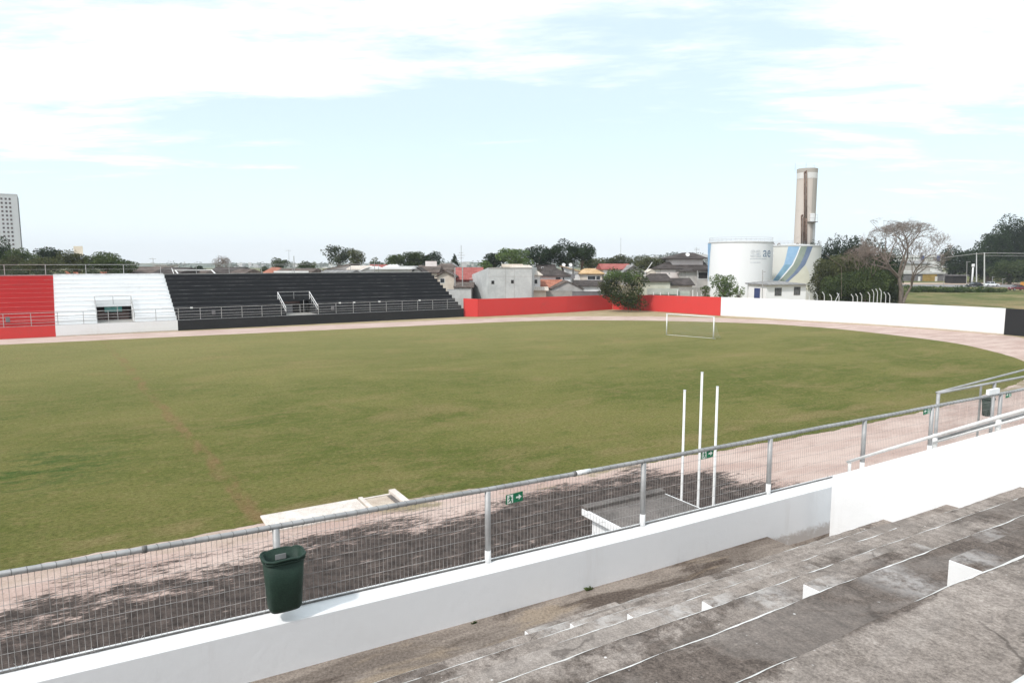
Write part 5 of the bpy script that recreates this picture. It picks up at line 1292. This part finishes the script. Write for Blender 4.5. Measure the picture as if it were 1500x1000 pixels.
# ============================================================ WATER WORKS
def cyl(px0, px1, Y):   # circle seen between two pixel columns, centre at distance Y
    c = (px0+px1)/2; X = (c-750)*Y/1000; r_ = (px1-px0)/2*Y/1000; return X, Y, r_*0.985
T1 = cyl(1036.5, 1127.0, 138.0); z1 = zat(355.0, 132.0)
T2 = cyl(1123.0, 1196.5, 147.0); z2 = zat(360.5, 142.0)
def hit(px, py, T, grow=0.03):
    d = ray(px, py); o = Vector((0,0,CAM_H)); cx, cy, r_ = T; r_ = r_+grow
    a = d.x*d.x+d.y*d.y; b = 2*(d.x*(o.x-cx)+d.y*(o.y-cy)); c = (o.x-cx)**2+(o.y-cy)**2-r_*r_; D = b*b-4*a*c
    if D < 0: D = 0
    t = (-b-math.sqrt(D))/(2*a); return o+d*t
def tank(T, z, mat, label, seed):
    t = thing('water_tank', label, 'water tank', (T[0],T[1],0)); cx, cy, r_ = T
    m = MB(); m.lathe([(r_,-0.1),(r_,z)], cx, cy, 72); m.build('shell', mat, t, smooth=True)
    m = MB(); m.lathe([(r_+0.02,z),(r_+0.10,z),(r_+0.10,z+0.16),(r_-0.1,z+0.18),(0.01,z+0.7)], cx, cy, 72); m.build('roof', CONC_L, t)
    m = MB()
    for k in range(40):
        a = 2*PI*k/40; m.tube([(cx+(r_-0.1)*math.cos(a),cy+(r_-0.1)*math.sin(a),z+0.15),(cx+(r_-0.1)*math.cos(a),cy+(r_-0.1)*math.sin(a),z+1.05)], 0.012, 4)
    for zz in (0.6, 1.05): m.tube([(cx+(r_-0.1)*math.cos(2*PI*k/60),cy+(r_-0.1)*math.sin(2*PI*k/60),z+zz) for k in range(61)], 0.012, 4)
    m.build('roof_railing', RAILGREY, t); return t
tk1 = tank(T1, z1, TANK_W, 'broad white water tank with grey lettering on its right side', 1)
tk2 = tank(T2, z2, TANK_C, 'off white water tank with a blue and green ribbon mural', 2)
def ribbon(T, rows, mat, parent, name, nc=10, grow=0.03, step=12):
    m = MB(); V = []; R_ = []
    for i in range(len(rows)-1):
        for k in range(step + (1 if i == len(rows)-2 else 0)):
            t = k/step; R_.append([a+(b-a)*t for a, b in zip(rows[i], rows[i+1])])
    for y, xa, xb in R_:
        for j in range(nc+1): V.append(tuple(hit(xa+(xb-xa)*j/nc, y, T, grow)))
    F = [(r_*(nc+1)+j, r_*(nc+1)+j+1, (r_+1)*(nc+1)+j+1, (r_+1)*(nc+1)+j) for r_ in range(len(R_)-1) for j in range(nc)]
    m.raw(V, F); return m.build(name, mat, parent)
ribbon(T2, [(361.0,1154.7,1171.5),(374,1152,1166.5),(387.5,1148.5,1160.0),(400,1140,1149.6),(414,1129.8,1137.5)], BLUE_L, tk2, 'light_blue_band')
ribbon(T2, [(361.0,1171.5,1173.2),(374,1166.5,1168.4),(387.5,1160.0,1162.4),(400,1149.6,1152),(414,1137.5,1139.6)], WHITE_TOP, tk2, 'white_band', nc=3)
ribbon(T2, [(361.0,1173.2,1182.8),(374,1168.4,1178.2),(387.5,1162.4,1171.8),(400,1152,1162.5),(414,1139.6,1148.0)], SAGE, tk2, 'sage_band')
ribbon(T2, [(361.0,1182.8,1190.6),(374,1178.2,1185.6),(387.5,1171.8,1179.6),(400,1162.5,1168.6),(414,1148.0,1153.2)], SLATE, tk2, 'slate_band')
ribbon(T2, [(389,1179.4,1181.0),(400,1169.0,1185.5),(414,1153.6,1186.5),(425,1148,1186.5)], MCREAM, tk2, 'cream_field')
ribbon(T2, [(387.5,1150.0,1158.6),(400,1141,1149.0),(414,1130.5,1137.0)], BLUE_T, tk2, 'sea_blue_band', grow=0.035)
ribbon(T1, [(356.5,1036.9,1041.6),(370,1036.9,1040.4),(390,1036.9,1039.0),(412,1036.9,1037.3)], BLUE_L, tk1, 'pale_blue_stripe', nc=6)
# lettering wrapped on the shell
def lettering(text, T, px, py, size, mat, parent, name, outline=0.0):
    cu = bpy.data.curves.new(name, 'FONT'); cu.body = text; cu.size = size; cu.space_character = 1.0
    if outline: cu.fill_mode = 'NONE'; cu.bevel_depth = outline
    to = bpy.data.objects.new(name, cu); C.objects.link(to)
    dg = bpy.context.evaluated_depsgraph_get(); me = bpy.data.meshes.new_from_object(to.evaluated_get(dg))
    bpy.data.objects.remove(to); 
    h = hit(px, py, T); cx, cy, r_ = T; a0 = math.atan2(h.y-cy, h.x-cx); z0_ = h.z
    o0 = org(parent)
    import bmesh
    bm = bmesh.new(); bm.from_mesh(me); bmesh.ops.triangulate(bm, faces=bm.faces); 
    for _ in range(1): bmesh.ops.subdivide_edges(bm, edges=[e for e in bm.edges if e.calc_length() > 0.4], cuts=1, use_grid_fill=False)
    for v_ in bm.verts:
        a = a0 + v_.co.x/r_; rr = r_+0.025+v_.co.z; v_.co = Vector((cx+rr*math.cos(a)-o0.x, cy+rr*math.sin(a)-o0.y, z0_+v_.co.y-o0.z))
    bm.to_mesh(me); bm.free(); me.materials.clear(); me.materials.append(mat)
    o = bpy.data.objects.new(name, me); C.objects.link(o); o.parent = parent; ORG[o.name] = o0; return o
lettering('sa', T1, 1098.6, 376.2, 2.75, LGREY, tk1, 'outlined_letters', outline=0.022)
lettering('ae', T1, 1117.2, 376.2, 2.75, LBLUE, tk1, 'solid_letters')
m = MB()
rn = random.Random(2)
def smallmarks(x0_, x1_, y, h_):
    x = x0_
    while x < x1_:
        wq = rn.uniform(0.5, 1.3)
        V = [tuple(hit(x+a*wq, y+b*h_, T1, 0.03)) for a, b in ((0,1),(1,1),(1,0),(0,0))]; m.raw(V, [(0,1,2,3)]); x += wq+rn.choice((0.25,0.25,0.7))
smallmarks(1098.8, 1123.0, 378.7, 0.9); smallmarks(1099.0, 1113.5, 384.0, 0.8)
m.build('small_lettering_lines', LGREY, tk1)
# dark down pipe between the tanks
dp = thing('down_pipe', 'thick dark vertical pipe bending over between the two tanks', 'pipe', (T2[0]-3,T2[1]-6,0)); m = MB()
pa = at(1129.5,361,139.5); m.tube([at(1125.5,359.0,139.5), at(1127.5,358.2,139.5), at(1129.2,359.3,139.5), pa, at(1129.5,440,139.5)], 0.13, 10, local=False); m.build('pipe', DKPIPE, dp, smooth=True)
for x, lb in ((1132.5,'dark vent hood on the rim of the mural tank, nearest the pipe'),(1141,'second dark vent hood on the mural tank'),(1168,'rusty vent hood on the mural tank at the tower foot')):
    a = at(x, 359, 145); t = thing('vent_hood', lb, 'vent', (a.x,a.y,z2+0.2), 'vent hoods on the mural tank'); m = MB()
    m.tube([(a.x-0.22,a.y,z2+0.2),(a.x-0.22,a.y,z2+0.5),(a.x,a.y,z2+0.68),(a.x+0.22,a.y,z2+0.5),(a.x+0.22,a.y,z2+0.38)], 0.09, 6); m.build('hood', RUST, t)
# concrete tower: octagonal shaft with pipes
TWY = 156.0; X0 = at(1180.3, 300, TWY).x; rt = 13.8*TWY/1000; zt = zat(246.0, TWY-2)
tw = thing('water_tower', 'tall stained concrete water tower with rusty pipes behind the mural tank', 'tower', (X0,TWY,0))
za = zat(261, TWY-2)
m = MB(); m.lathe([(rt,0),(rt*0.99,za)], X0, TWY, 40); sh = m.build('shaft', TW_CONC, tw, smooth=True)
m = MB(); m.lathe([(rt+0.03,za+0.002),(rt+0.03,zt-0.9)], X0, TWY, 40); m.build('white_painted_band', paint('tower_old_white', (0.70,0.68,0.66), (0.36,0.32,0.29), 0.9, 0.7), tw, smooth=True)
m = MB(); m.lathe([(rt+0.04,zt-0.898),(rt+0.06,zt),(rt-0.1,zt+0.05),(0.01,zt+0.2)], X0, TWY, 40); m.build('rim', TW_CONC_D, tw)
# darker, mottled right half as a shallow panel of the shaft
m = MB(); m.lathe([(rt+0.015,0.0),(rt+0.005,za)], X0, TWY, 16, R(-78), R(-8)); m.build('dark_face', TW_CONC_D, tw, smooth=True)
m = MB(); m.lathe([(rt+0.05,zat(357,TWY)),(rt+0.05,zat(326,TWY))], X0, TWY, 8, R(-62), R(-22)); m.build('repaired_face', CONC_L, tw, smooth=True)
def twp(px, y0_, y1_, r_, mat, hook=0):
    m = MB(); Y = TWY-rt*1.0-0.12; pts = [at(px,y0_,Y), at(px,y1_,Y)]
    if hook: pts = pts + [at(px+0.8,y1_-1.2,Y), at(px+hook,y1_-1.2,Y), at(px+hook,y1_+1.5,Y)]
    m.tube(pts, r_, 8, local=False); return m.build('pipe', mat, tw, smooth=True)
twp(1174.0,360,316,0.14,RUST,1.8); twp(1178.4,360,252.6,0.15,RUST,2.0); twp(1181.2,330,249.5,0.14,RUST); twp(1181.0,360,320,0.20,RUST); twp(1176.6,360,318,0.10,RUST)
m = MB(); Y = TWY-rt-0.4; a, b = at(1184,325,Y), at(1197,325,Y); m.box(a.x,b.x,Y-0.4,TWY,a.z-0.08,a.z+0.04); m.build('platform', DKPIPE, tw)
m = MB(); 
for x in (1184.5,1190,1196.5): a = at(x,325,Y); m.tube([(a.x,Y-0.3,a.z),(a.x,Y-0.3,a.z+1.6)], 0.025, 4)
for dz in (0.8,1.55): m.tube([(at(1184.5,325,Y).x,Y-0.3,a.z+dz),(at(1196.5,325,Y).x,Y-0.3,a.z+dz)], 0.02, 4)
m.build('platform_rail', RAILGREY, tw)
m = MB(); a = at(1186.5,325,Y+0.3); m.box(a.x,a.x+0.9,Y+0.1,TWY-1,a.z+0.04,zat(312.5,Y)); m.build('white_cabinet', TANK_W, tw)
m = MB()
for x, y in ((1167.8,238),(1181,238.5),(1194,241),(1196.5,240)): a = at(x,y,TWY-1); m.tube([(a.x,TWY-1 if 1170<x<1190 else TWY,zt-0.4),(a.x,TWY-1 if 1170<x<1190 else TWY,a.z)], 0.035, 4)
m.build('antennas', RAILGREY, tw)
# small pump house
ph = thing('pump_house', 'small white building with a grey hip roof, blue door and two barred windows', 'building', at(1137,438,117)); ph.location.z = 0; ORG[ph.name] = ph.location.copy()
Yp = 116.0; a0_, a1_, a2_ = at(1097,414,Yp+4.5), at(1123,416.5,Yp), at(1181,416,Yp+1.2)
zt = at(1123,417.5,Yp).z
pl = [(a0_.x,a0_.y),(a1_.x,a1_.y),(a2_.x,a2_.y),(a2_.x-1.6,a2_.y+5.5),(a0_.x+1,a0_.y+3.5)]
m = MB(); m.prism(pl, 0, zt); m.build('wall', WHITE, ph)
cxm = sum(p[0] for p in pl)/5; cym = sum(p[1] for p in pl)/5
ev = [(cxm+(x-cxm)*1.10-0.0, cym+(y-cym)*1.18) for x, y in pl]; zr = zat(411.3, cym)
V = [(x,y,zt+0.003) for x,y in ev]+[(x,y,zt+0.12) for x,y in ev]+[(cxm-1.0,cym,zr),(cxm+1.5,cym,zr)]
m = MB(); n = 5; m.add(V, [(4,3,2,1,0)]+[(i,(i+1)%n,n+(i+1)%n,n+i) for i in range(n)]+[(5,6,10),(6,7,11,10),(7,8,11),(8,9,10,11),(9,5,10)]); m.build('roof', R_GREY, ph)
def on_face(A_, B_, px0, px1, y0_, y1_, mat, name, parent, d=0.03, thick=0.03):
    A2, B2 = Vector((A_[0],A_[1])), Vector((B_[0],B_[1])); D_ = (B2-A2).normalized(); N_ = Vector((D_.y,-D_.x))
    def hitx(px):
        k = (px-750)/(1000*math.cos(TILT)+(500-425)*math.sin(TILT)); t = (k*A2.y-A2.x)/(D_.x-k*D_.y); return t
    t0, t1 = hitx(px0), hitx(px1); q = A2+D_*(t0+t1)/2; z0_, z1_ = zat(y1_, q.y), zat(y0_, q.y); m = MB()
    P_ = [A2+D_*t0+N_*thick, A2+D_*t1+N_*thick, A2+D_*t1+N_*0.002, A2+D_*t0+N_*0.002]; m.prism([(p.x,p.y) for p in P_], z0_, z1_); return m.build(name, mat, parent)
on_face(pl[0],pl[1],1105.0,1113.5,422,440,DOORB,'door',ph)
for x0_, x1_ in ((1135.2,1144.5),(1163.3,1171.8)):
    f = on_face(pl[1],pl[2],x0_-0.6,x1_+0.6,421.2 if x0_ < 1150 else 420.0,433.4 if x0_ < 1150 else 432.4,CONC_D,'window',ph,thick=0.03)
    on_face(pl[1],pl[2],x0_,x1_,421.9 if x0_ < 1150 else 420.7,432.8 if x0_ < 1150 else 431.8,GLASS,'pane',f,thick=0.045)
    for k in range(1,5): xx = x0_+(x1_-x0_)*k/5; on_face(pl[1],pl[2],xx-0.12,xx+0.12,421.9,432.5,RAILGREY,'bar',f,thick=0.07)
mast(1117.3,395.5,440,112,0.07,'slim grey pole in front of the small white building','pole',bars=((398,0.25),))

# white concrete fence posts with bent tops
cf = []
first = None
for i, (x, yt, yb, Y) in enumerate(((1186,427,440,108),(1197.5,428,440,109),(1208,427.5,441,111),(1218.5,431,441,113),(1229.5,429,442,115),(1250,431,442,119),(1256.5,430.5,442,121),(1263,429,441,123),(1274.5,428,441,126),(1280.5,424,440,128),(1286,423,440,130),(1291.5,422.5,439,132),(1298,428,439,134),(1304,429,438,136))):
    Y = 100 + (x-1186)*0.07; a = at(x, yt, Y)
    if first is None:
        m = MB(); b = Vector((a.x, a.y, 0)); zt_ = a.z
        m.tube([(b.x,b.y,-0.1),(b.x,b.y,2.1),(b.x-0.05,b.y,2.35),(b.x-0.35,b.y,2.62)], 0.055, 6)
        first = m.build('concrete_post', CONC_L, base=b); first['category'] = 'post'; first['group'] = 'bent top fence posts beyond the white wall'; o = first
    else:
        o = first.copy(); C.objects.link(o); o.location = (a.x, a.y, 0)
    o.scale = (1, 1, max(0.6, a.z/2.62))
    o['label'] = 'pale concrete fence post with a bent top, in the row beyond the white wall'
m = MB(); T3(m, [at(1223,442,102.5), at(1229,430,103)], 0.05); m.build('brace_post', CONC_L, base=at(1226,440,102.7), label='slanting white brace between the concrete fence posts', cat='post')

# ============================================================ ROAD AND FAR RIGHT
# raised ground across the field
m = MB()
XS = np.linspace(60, 330, 28); YS = [150,160,168,176,184,190,200,230,300,420]; ZS = [-0.02,0.05,0.3,0.65,1.1,1.35,1.5,1.6,2.0,2.5]
V = []
for y, z in zip(YS, ZS):
    for x in XS:
        e = min(1.0, max(0.0, (x-62-(y-150)*0.10)/18)); V.append((float(x), y+2.0*wob(x*0.1, y), (z+0.05*wob(x*0.2,y))*e-0.012*(1-e)))
n = len(XS); m.raw(V, [(i*n+j, i*n+j+1, (i+1)*n+j+1, (i+1)*n+j) for i in range(len(YS)-1) for j in range(n-1)])
m.build('grass_bank', T_FIELD, smooth=True, kind='structure')
m = MB(); m.raw([(95,196,1.53),(330,186,1.50),(330,206,1.60),(95,212,1.62)], [(0,1,2,3)]); m.build('road', ASPH, kind='structure')
m = MB(); m.raw([(98,214,1.66),(180,210,1.64),(180,226,1.70),(98,236,1.74)], [(0,1,2,3)]); m.build('forecourt', EARTH, kind='structure')
def box_at(m, x0_, x1_, yt, yb, Y, dep=3.0):
    a, b = at(x0_, yt, Y), at(x1_, yb, Y); m.box(a.x, b.x, Y, Y+dep, b.z, a.z)
Yw = 250.0
dpt = thing('depot_building', 'long low grey walled depot with white roof edge and ochre gate behind the bare tree', 'building', at(1362,412,Yw))
m = MB(); box_at(m,1326,1396,401,413,Yw,8); m.build('wall', WALLG, dpt)
m = MB(); box_at(m,1325,1364.5,397,401.2,Yw-0.4,8.5); box_at(m,1364.5,1396.5,398.6,401.2,Yw-0.4,8.5); m.build('roof_edge', CONC_L, dpt)
m = MB(); box_at(m,1352,1372,401.5,412.5,Yw-0.2,0.15); m.build('gate', OCHRE, dpt)
for x in (1347,1372,1392): m = MB(); box_at(m,x-0.8,x+0.8,405,414,Yw-1,0.6); m.build('white_pillar', W_PLAST, dpt)
house('factory_hall','grey steel framed hall behind the depot roof',1334,1363,386,275,12,'gx',382,W_GREY,R_GREY,cat='building',ground=1.0,group='industrial buildings at the right')
house('factory_hall','tall white wall with blue bands behind the bare tree branches',1322,1382,377,300,10,'flat',373.5,W_PLAST,W_PLAST,cat='building',ground=1.0,group='industrial buildings at the right')
for x, lb in ((1351.5,'left blue sign panel on the tall white wall behind the bare tree'),(1375,'right blue sign panel on the tall white wall behind the bare tree')):
    m = MB(); box_at(m,x-2,x+2,374.5,382.5,299,0.2); m.build('wall_sign', M2('sign_blue',(0.06,0.10,0.26),(0.09,0.14,0.32),1.0) if 'sign_blue' not in MATS else MATS['sign_blue'], base=at(x,380,299), label=lb, cat='sign')
house('white_kiosk','small white block and posts standing on the depot roof',1372,1379,391,262,4,'flat',389,W_PLAST,W_PLAST,cat='building',ground=1.5,group='industrial buildings at the right')
house('bus_shelter','dark open shelter beside the road, left of the white totem',1396,1416,404,222,4,'flat',402.5,DARK,WALLG,cat='shelter',ground=1.6,e=0.5)
tt = thing('totem_sign', 'slender white totem column with a rounded top beside the road', 'sign', at(1424,416,206)); tt.location.z = 1.5; ORG[tt.name] = tt.location.copy()
m = MB(); a = at(1423.5,416,206); b = at(1425.5,391,206); m.tube([(a.x,206,1.4),(b.x,206,b.z)], 0.24, 10); m.build('column', W_PLAST, tt, smooth=True)
m = MB(); m.tube([at(1425.4,391,206),at(1425.6,389.5,206),at(1425.8,387.4,206),at(1425.8,386.6,206)], 0.42, 10, local=False); m.build('head', W_PLAST, tt, smooth=True)
# utility poles and the cable
def upole(px, yt, yb, Y, label, r_=0.2):
    a, b = at(px, yt, Y), at(px, yb, Y); t = thing('utility_pole', label, 'utility pole', (b.x, Y, b.z), 'utility poles beside the road'); m = MB(); m.tube([(b.x,Y,b.z-0.3),(a.x,Y,a.z)], r_, 8, r2=r_*0.7); m.build('shaft', CONC_L, t)
    m = MB(); m.box(a.x-1.0,a.x+1.0,Y-0.1,Y+0.1,a.z-0.5,a.z-0.35); m.build('cross_arm', TRUNK, t)
upole(1442,370,423,188,'nearer utility pole in front of the white car')
upole(1430.5,370,416,204,'farther thinner utility pole just right of the totem',0.17)
wr = thing('overhead_cable', 'long overhead cable sagging across the dark trees at the right', 'cable', at(1442,371,188)); m = MB()
pts = [at(1385,377.2,196),at(1405,374.6,194),at(1425,372.2,191),at(1442,370.6,188),at(1470,370.9,184),at(1500,371.2,180),at(1540,370.8,176)]
T3(m, pts, 0.07); T3(m, [p+Vector((0,0,-0.7)) for p in pts[3:]], 0.04); m.build('wire', RAILGREY, wr)
sl = mast(1416.5,383,412,214,0.07,'slim grey street lamp left of the totem with a short arm','street_lamp',bars=((383.5,0.7),))
mast(1454,405,416,205,0.06,'short sign pole with a small yellowish head behind the white car','sign_pole',bars=((405.5,0.4),))
mast(1469,408,422,200,0.05,'thin pole between the white and the maroon car','sign_pole',bars=((408.5,0.5),))
mast(1382,407,425,185,0.05,'thin dark pole on the bank left of the totem','sign_pole')
m = MB(); a, b = at(1496.5,413,186), at(1500.5,420,186); m.box(a.x,b.x,186,186.4,b.z,a.z); m.build('orange_box', M2('orange_paint',(0.6,0.27,0.05),(0.7,0.33,0.08),2.0), base=b, label='small orange box behind the maroon car at the right edge', cat='box')
def car(px0, px1, yb, Y, mat, label, flip=1, hatch=False, ground=None):
    a, b = at(px0, yb, Y), at(px1, yb, Y); L_ = b.x-a.x; z0_ = a.z if ground is None else ground; cx = (a.x+b.x)/2
    t = thing('parked_car', label, 'car', (cx, Y, z0_), 'cars on the road at the right'); k = L_/4.3; wd = 0.86
    body = [(-2.15,0.32),(-2.15,0.62),(-2.05,0.78),(-1.15,0.90),(1.55,0.92),(2.05,0.84),(2.15,0.60),(2.15,0.32)]
    cab = [(-1.25,0.90),(-0.55,1.38),(0.75,1.42),(1.65 if hatch else 1.35,0.92)]
    def ext(poly, w0, w1, top):
        m = MB(); n = len(poly); V = []
        for s_, ww in ((-1,0),(1,0)):
            for x, z in poly:
                hw = w0 + (w1-w0)*max(0,(z-0.9))/0.5 if top else w0; V.append((cx+flip*x*k, Y+s_*hw, z0_+z))
        m.add(V, [tuple(range(n)), tuple(range(2*n-1,n-1,-1))]+[(i,n+i,n+(i+1)%n,(i+1)%n) for i in range(n)]); return m
    ext(body, wd, wd, False).build('body', mat, t, bev=0.05)
    ext(cab, wd-0.06, wd-0.22, True).build('cabin', GLASS, t)
    m = MB(); m.box(cx-0.62*k if flip > 0 else cx-0.78*k, cx+0.78*k if flip > 0 else cx+0.62*k, Y-0.66, Y+0.66, z0_+1.40, z0_+1.45)
    m.build('roof', mat, t, bev=0.02)
    m = MB(); 
    for x in (-0.52, 0.72): m.box(cx+flip*x*k-0.04, cx+flip*x*k+0.04, Y-0.80, Y-0.66, z0_+0.88, z0_+1.42)
    m.build('pillar', mat, t)
    for x in (-1.35, 1.35):
        for y in (-0.80, 0.80):
            m = MB(); m.tube([(cx+x*k,Y+y-0.10,z0_+0.32),(cx+x*k,Y+y+0.10,z0_+0.32)], 0.32, 14); wh = m.build('wheel', TYRE, t)
            m = MB(); s_ = -1 if y < 0 else 1; m.tube([(cx+x*k,Y+y+s_*0.10,z0_+0.32),(cx+x*k,Y+y+s_*0.115,z0_+0.32)], 0.19, 12); m.build('rim', GALV, wh)
    for y in (-0.6, 0.6):
        m = MB(); m.box(cx-flip*2.17*k-0.02, cx-flip*2.17*k+0.02, Y+y-0.14, Y+y+0.14, z0_+0.60, z0_+0.72); m.build('headlight', PWHITE, t)
car(1416.5,1440,420.5,196,CAR_K,'black car parked left of the nearer utility pole',1)
car(1440.5,1461.5,419.8,199,CAR_W,'white car right behind the nearer utility pole',-1)
car(1478,1502.5,425.3,180,CAR_M,'maroon hatchback at the right edge of the photo',1,True)
car(1296,1307,432,150,CAR_W,'small pale car half hidden behind the foot of the tall bare tree',1)

# ============================================================ HILLS AND FAR TOWN
rng = np.random.default_rng(12)
def ridge(px_list, Y, zoff, name, seed):
    m = MB(); V = []; n = len(px_list)
    for x, y in px_list: p = at(x, y, Y); V.append((p.x, Y, max(0.5, p.z)))
    for x, y in px_list: p = at(x, y, Y); V.append((p.x*0.9, Y*0.72, -1))
    for x, y in px_list: p = at(x, y, Y); V.append((p.x*1.2, Y*1.4, -1))
    m.raw(V, [(n+i,n+i+1,i+1,i) for i in range(n-1)]+[(i,i+1,2*n+i+1,2*n+i) for i in range(n-1)])
    return m.build(name, HILL, smooth=False, kind='structure')
xs = list(range(-300, 1900, 12)); prof = []
for x in xs:
    y = 386.0 + 1.0*wob(x*0.02, 2)
    y -= 13.5*math.exp(-((x-1010)/75)**2) + 5*math.exp(-((x-900)/60)**2)+ 4*math.exp(-((x-1370)/60)**2) + 2*math.exp(-((x-670)/60)**2)
    prof.append((x, y+0.35*wob(x*0.3, 1)))
ridge(prof, 1500, 0, 'hills', 1)
# far town on the hill: countless tiny blocks and tree tufts
m = MB(); rn = random.Random(31)
def yy(x):
    return 386.0 - 13.5*math.exp(-((x-1010)/75)**2) - 5*math.exp(-((x-900)/60)**2) - 4*math.exp(-((x-1370)/60)**2) - 2*math.exp(-((x-670)/60)**2)
for k in range(900):
    x = rn.choice((rn.uniform(860,1050), rn.uniform(860,1050), rn.uniform(340,900), rn.uniform(1310,1400))); Y = rn.uniform(1150, 1480)
    top_ = yy(x); y = top_ + rn.uniform(0.3, 12); a = at(x, y, Y*0.95); s_ = rn.uniform(3, 9); h_ = rn.uniform(2.5, 6)
    if a.z < 0: a.z = 0
    m.box(a.x-s_/2, a.x+s_/2, a.y, a.y+s_, a.z-3, a.z+h_*0.5)
m.build('far_town', TOWN, label='hazy far town of tiny pale blocks on the distant hill', cat='town', kind='stuff')
cl = []
for k in range(700):
    x = rn.choice((rn.uniform(850,1050), rn.uniform(850,1050), rn.uniform(250,900), rn.uniform(1300,1420))); Y = rn.uniform(1100,1490); a = at(x, yy(x)+rn.uniform(-0.4, 12), Y*0.95); s_ = rn.uniform(4, 9)
    cl.append((a.x, a.y, max(a.z,1), s_*1.3, s_, s_*0.6))
v = leaf_cloud(rng, cl, 15000, 3.2); o = mesh_quads('far_woods', v, F_GREY, None, (0,1300,0)); tags(o, 'distant mass of trees on the far hill', 'trees', kind='stuff')

# air: even haze over the whole place
HZ = 0.00022
if HZ:
    m = MB(); m.box(-9500, 9500, -60, 1900, -1.2, 60); o = m.build('haze', T_FIELD); o['kind'] = 'stuff'
    hm = bpy.data.materials.new('haze_air'); hm.use_nodes = True; nt = hm.node_tree; nt.nodes.clear()
    out = nt.nodes.new('ShaderNodeOutputMaterial'); vol = nt.nodes.new('ShaderNodeVolumePrincipled')
    vol.inputs['Color'].default_value = (0.90, 0.94, 1.0, 1); vol.inputs['Density'].default_value = HZ
    nt.links.new(vol.outputs[0], out.inputs['Volume']); o.data.materials.clear(); o.data.materials.append(hm)
    sc.cycles.volume_bounces = 0; sc.cycles.volume_step_rate = 5
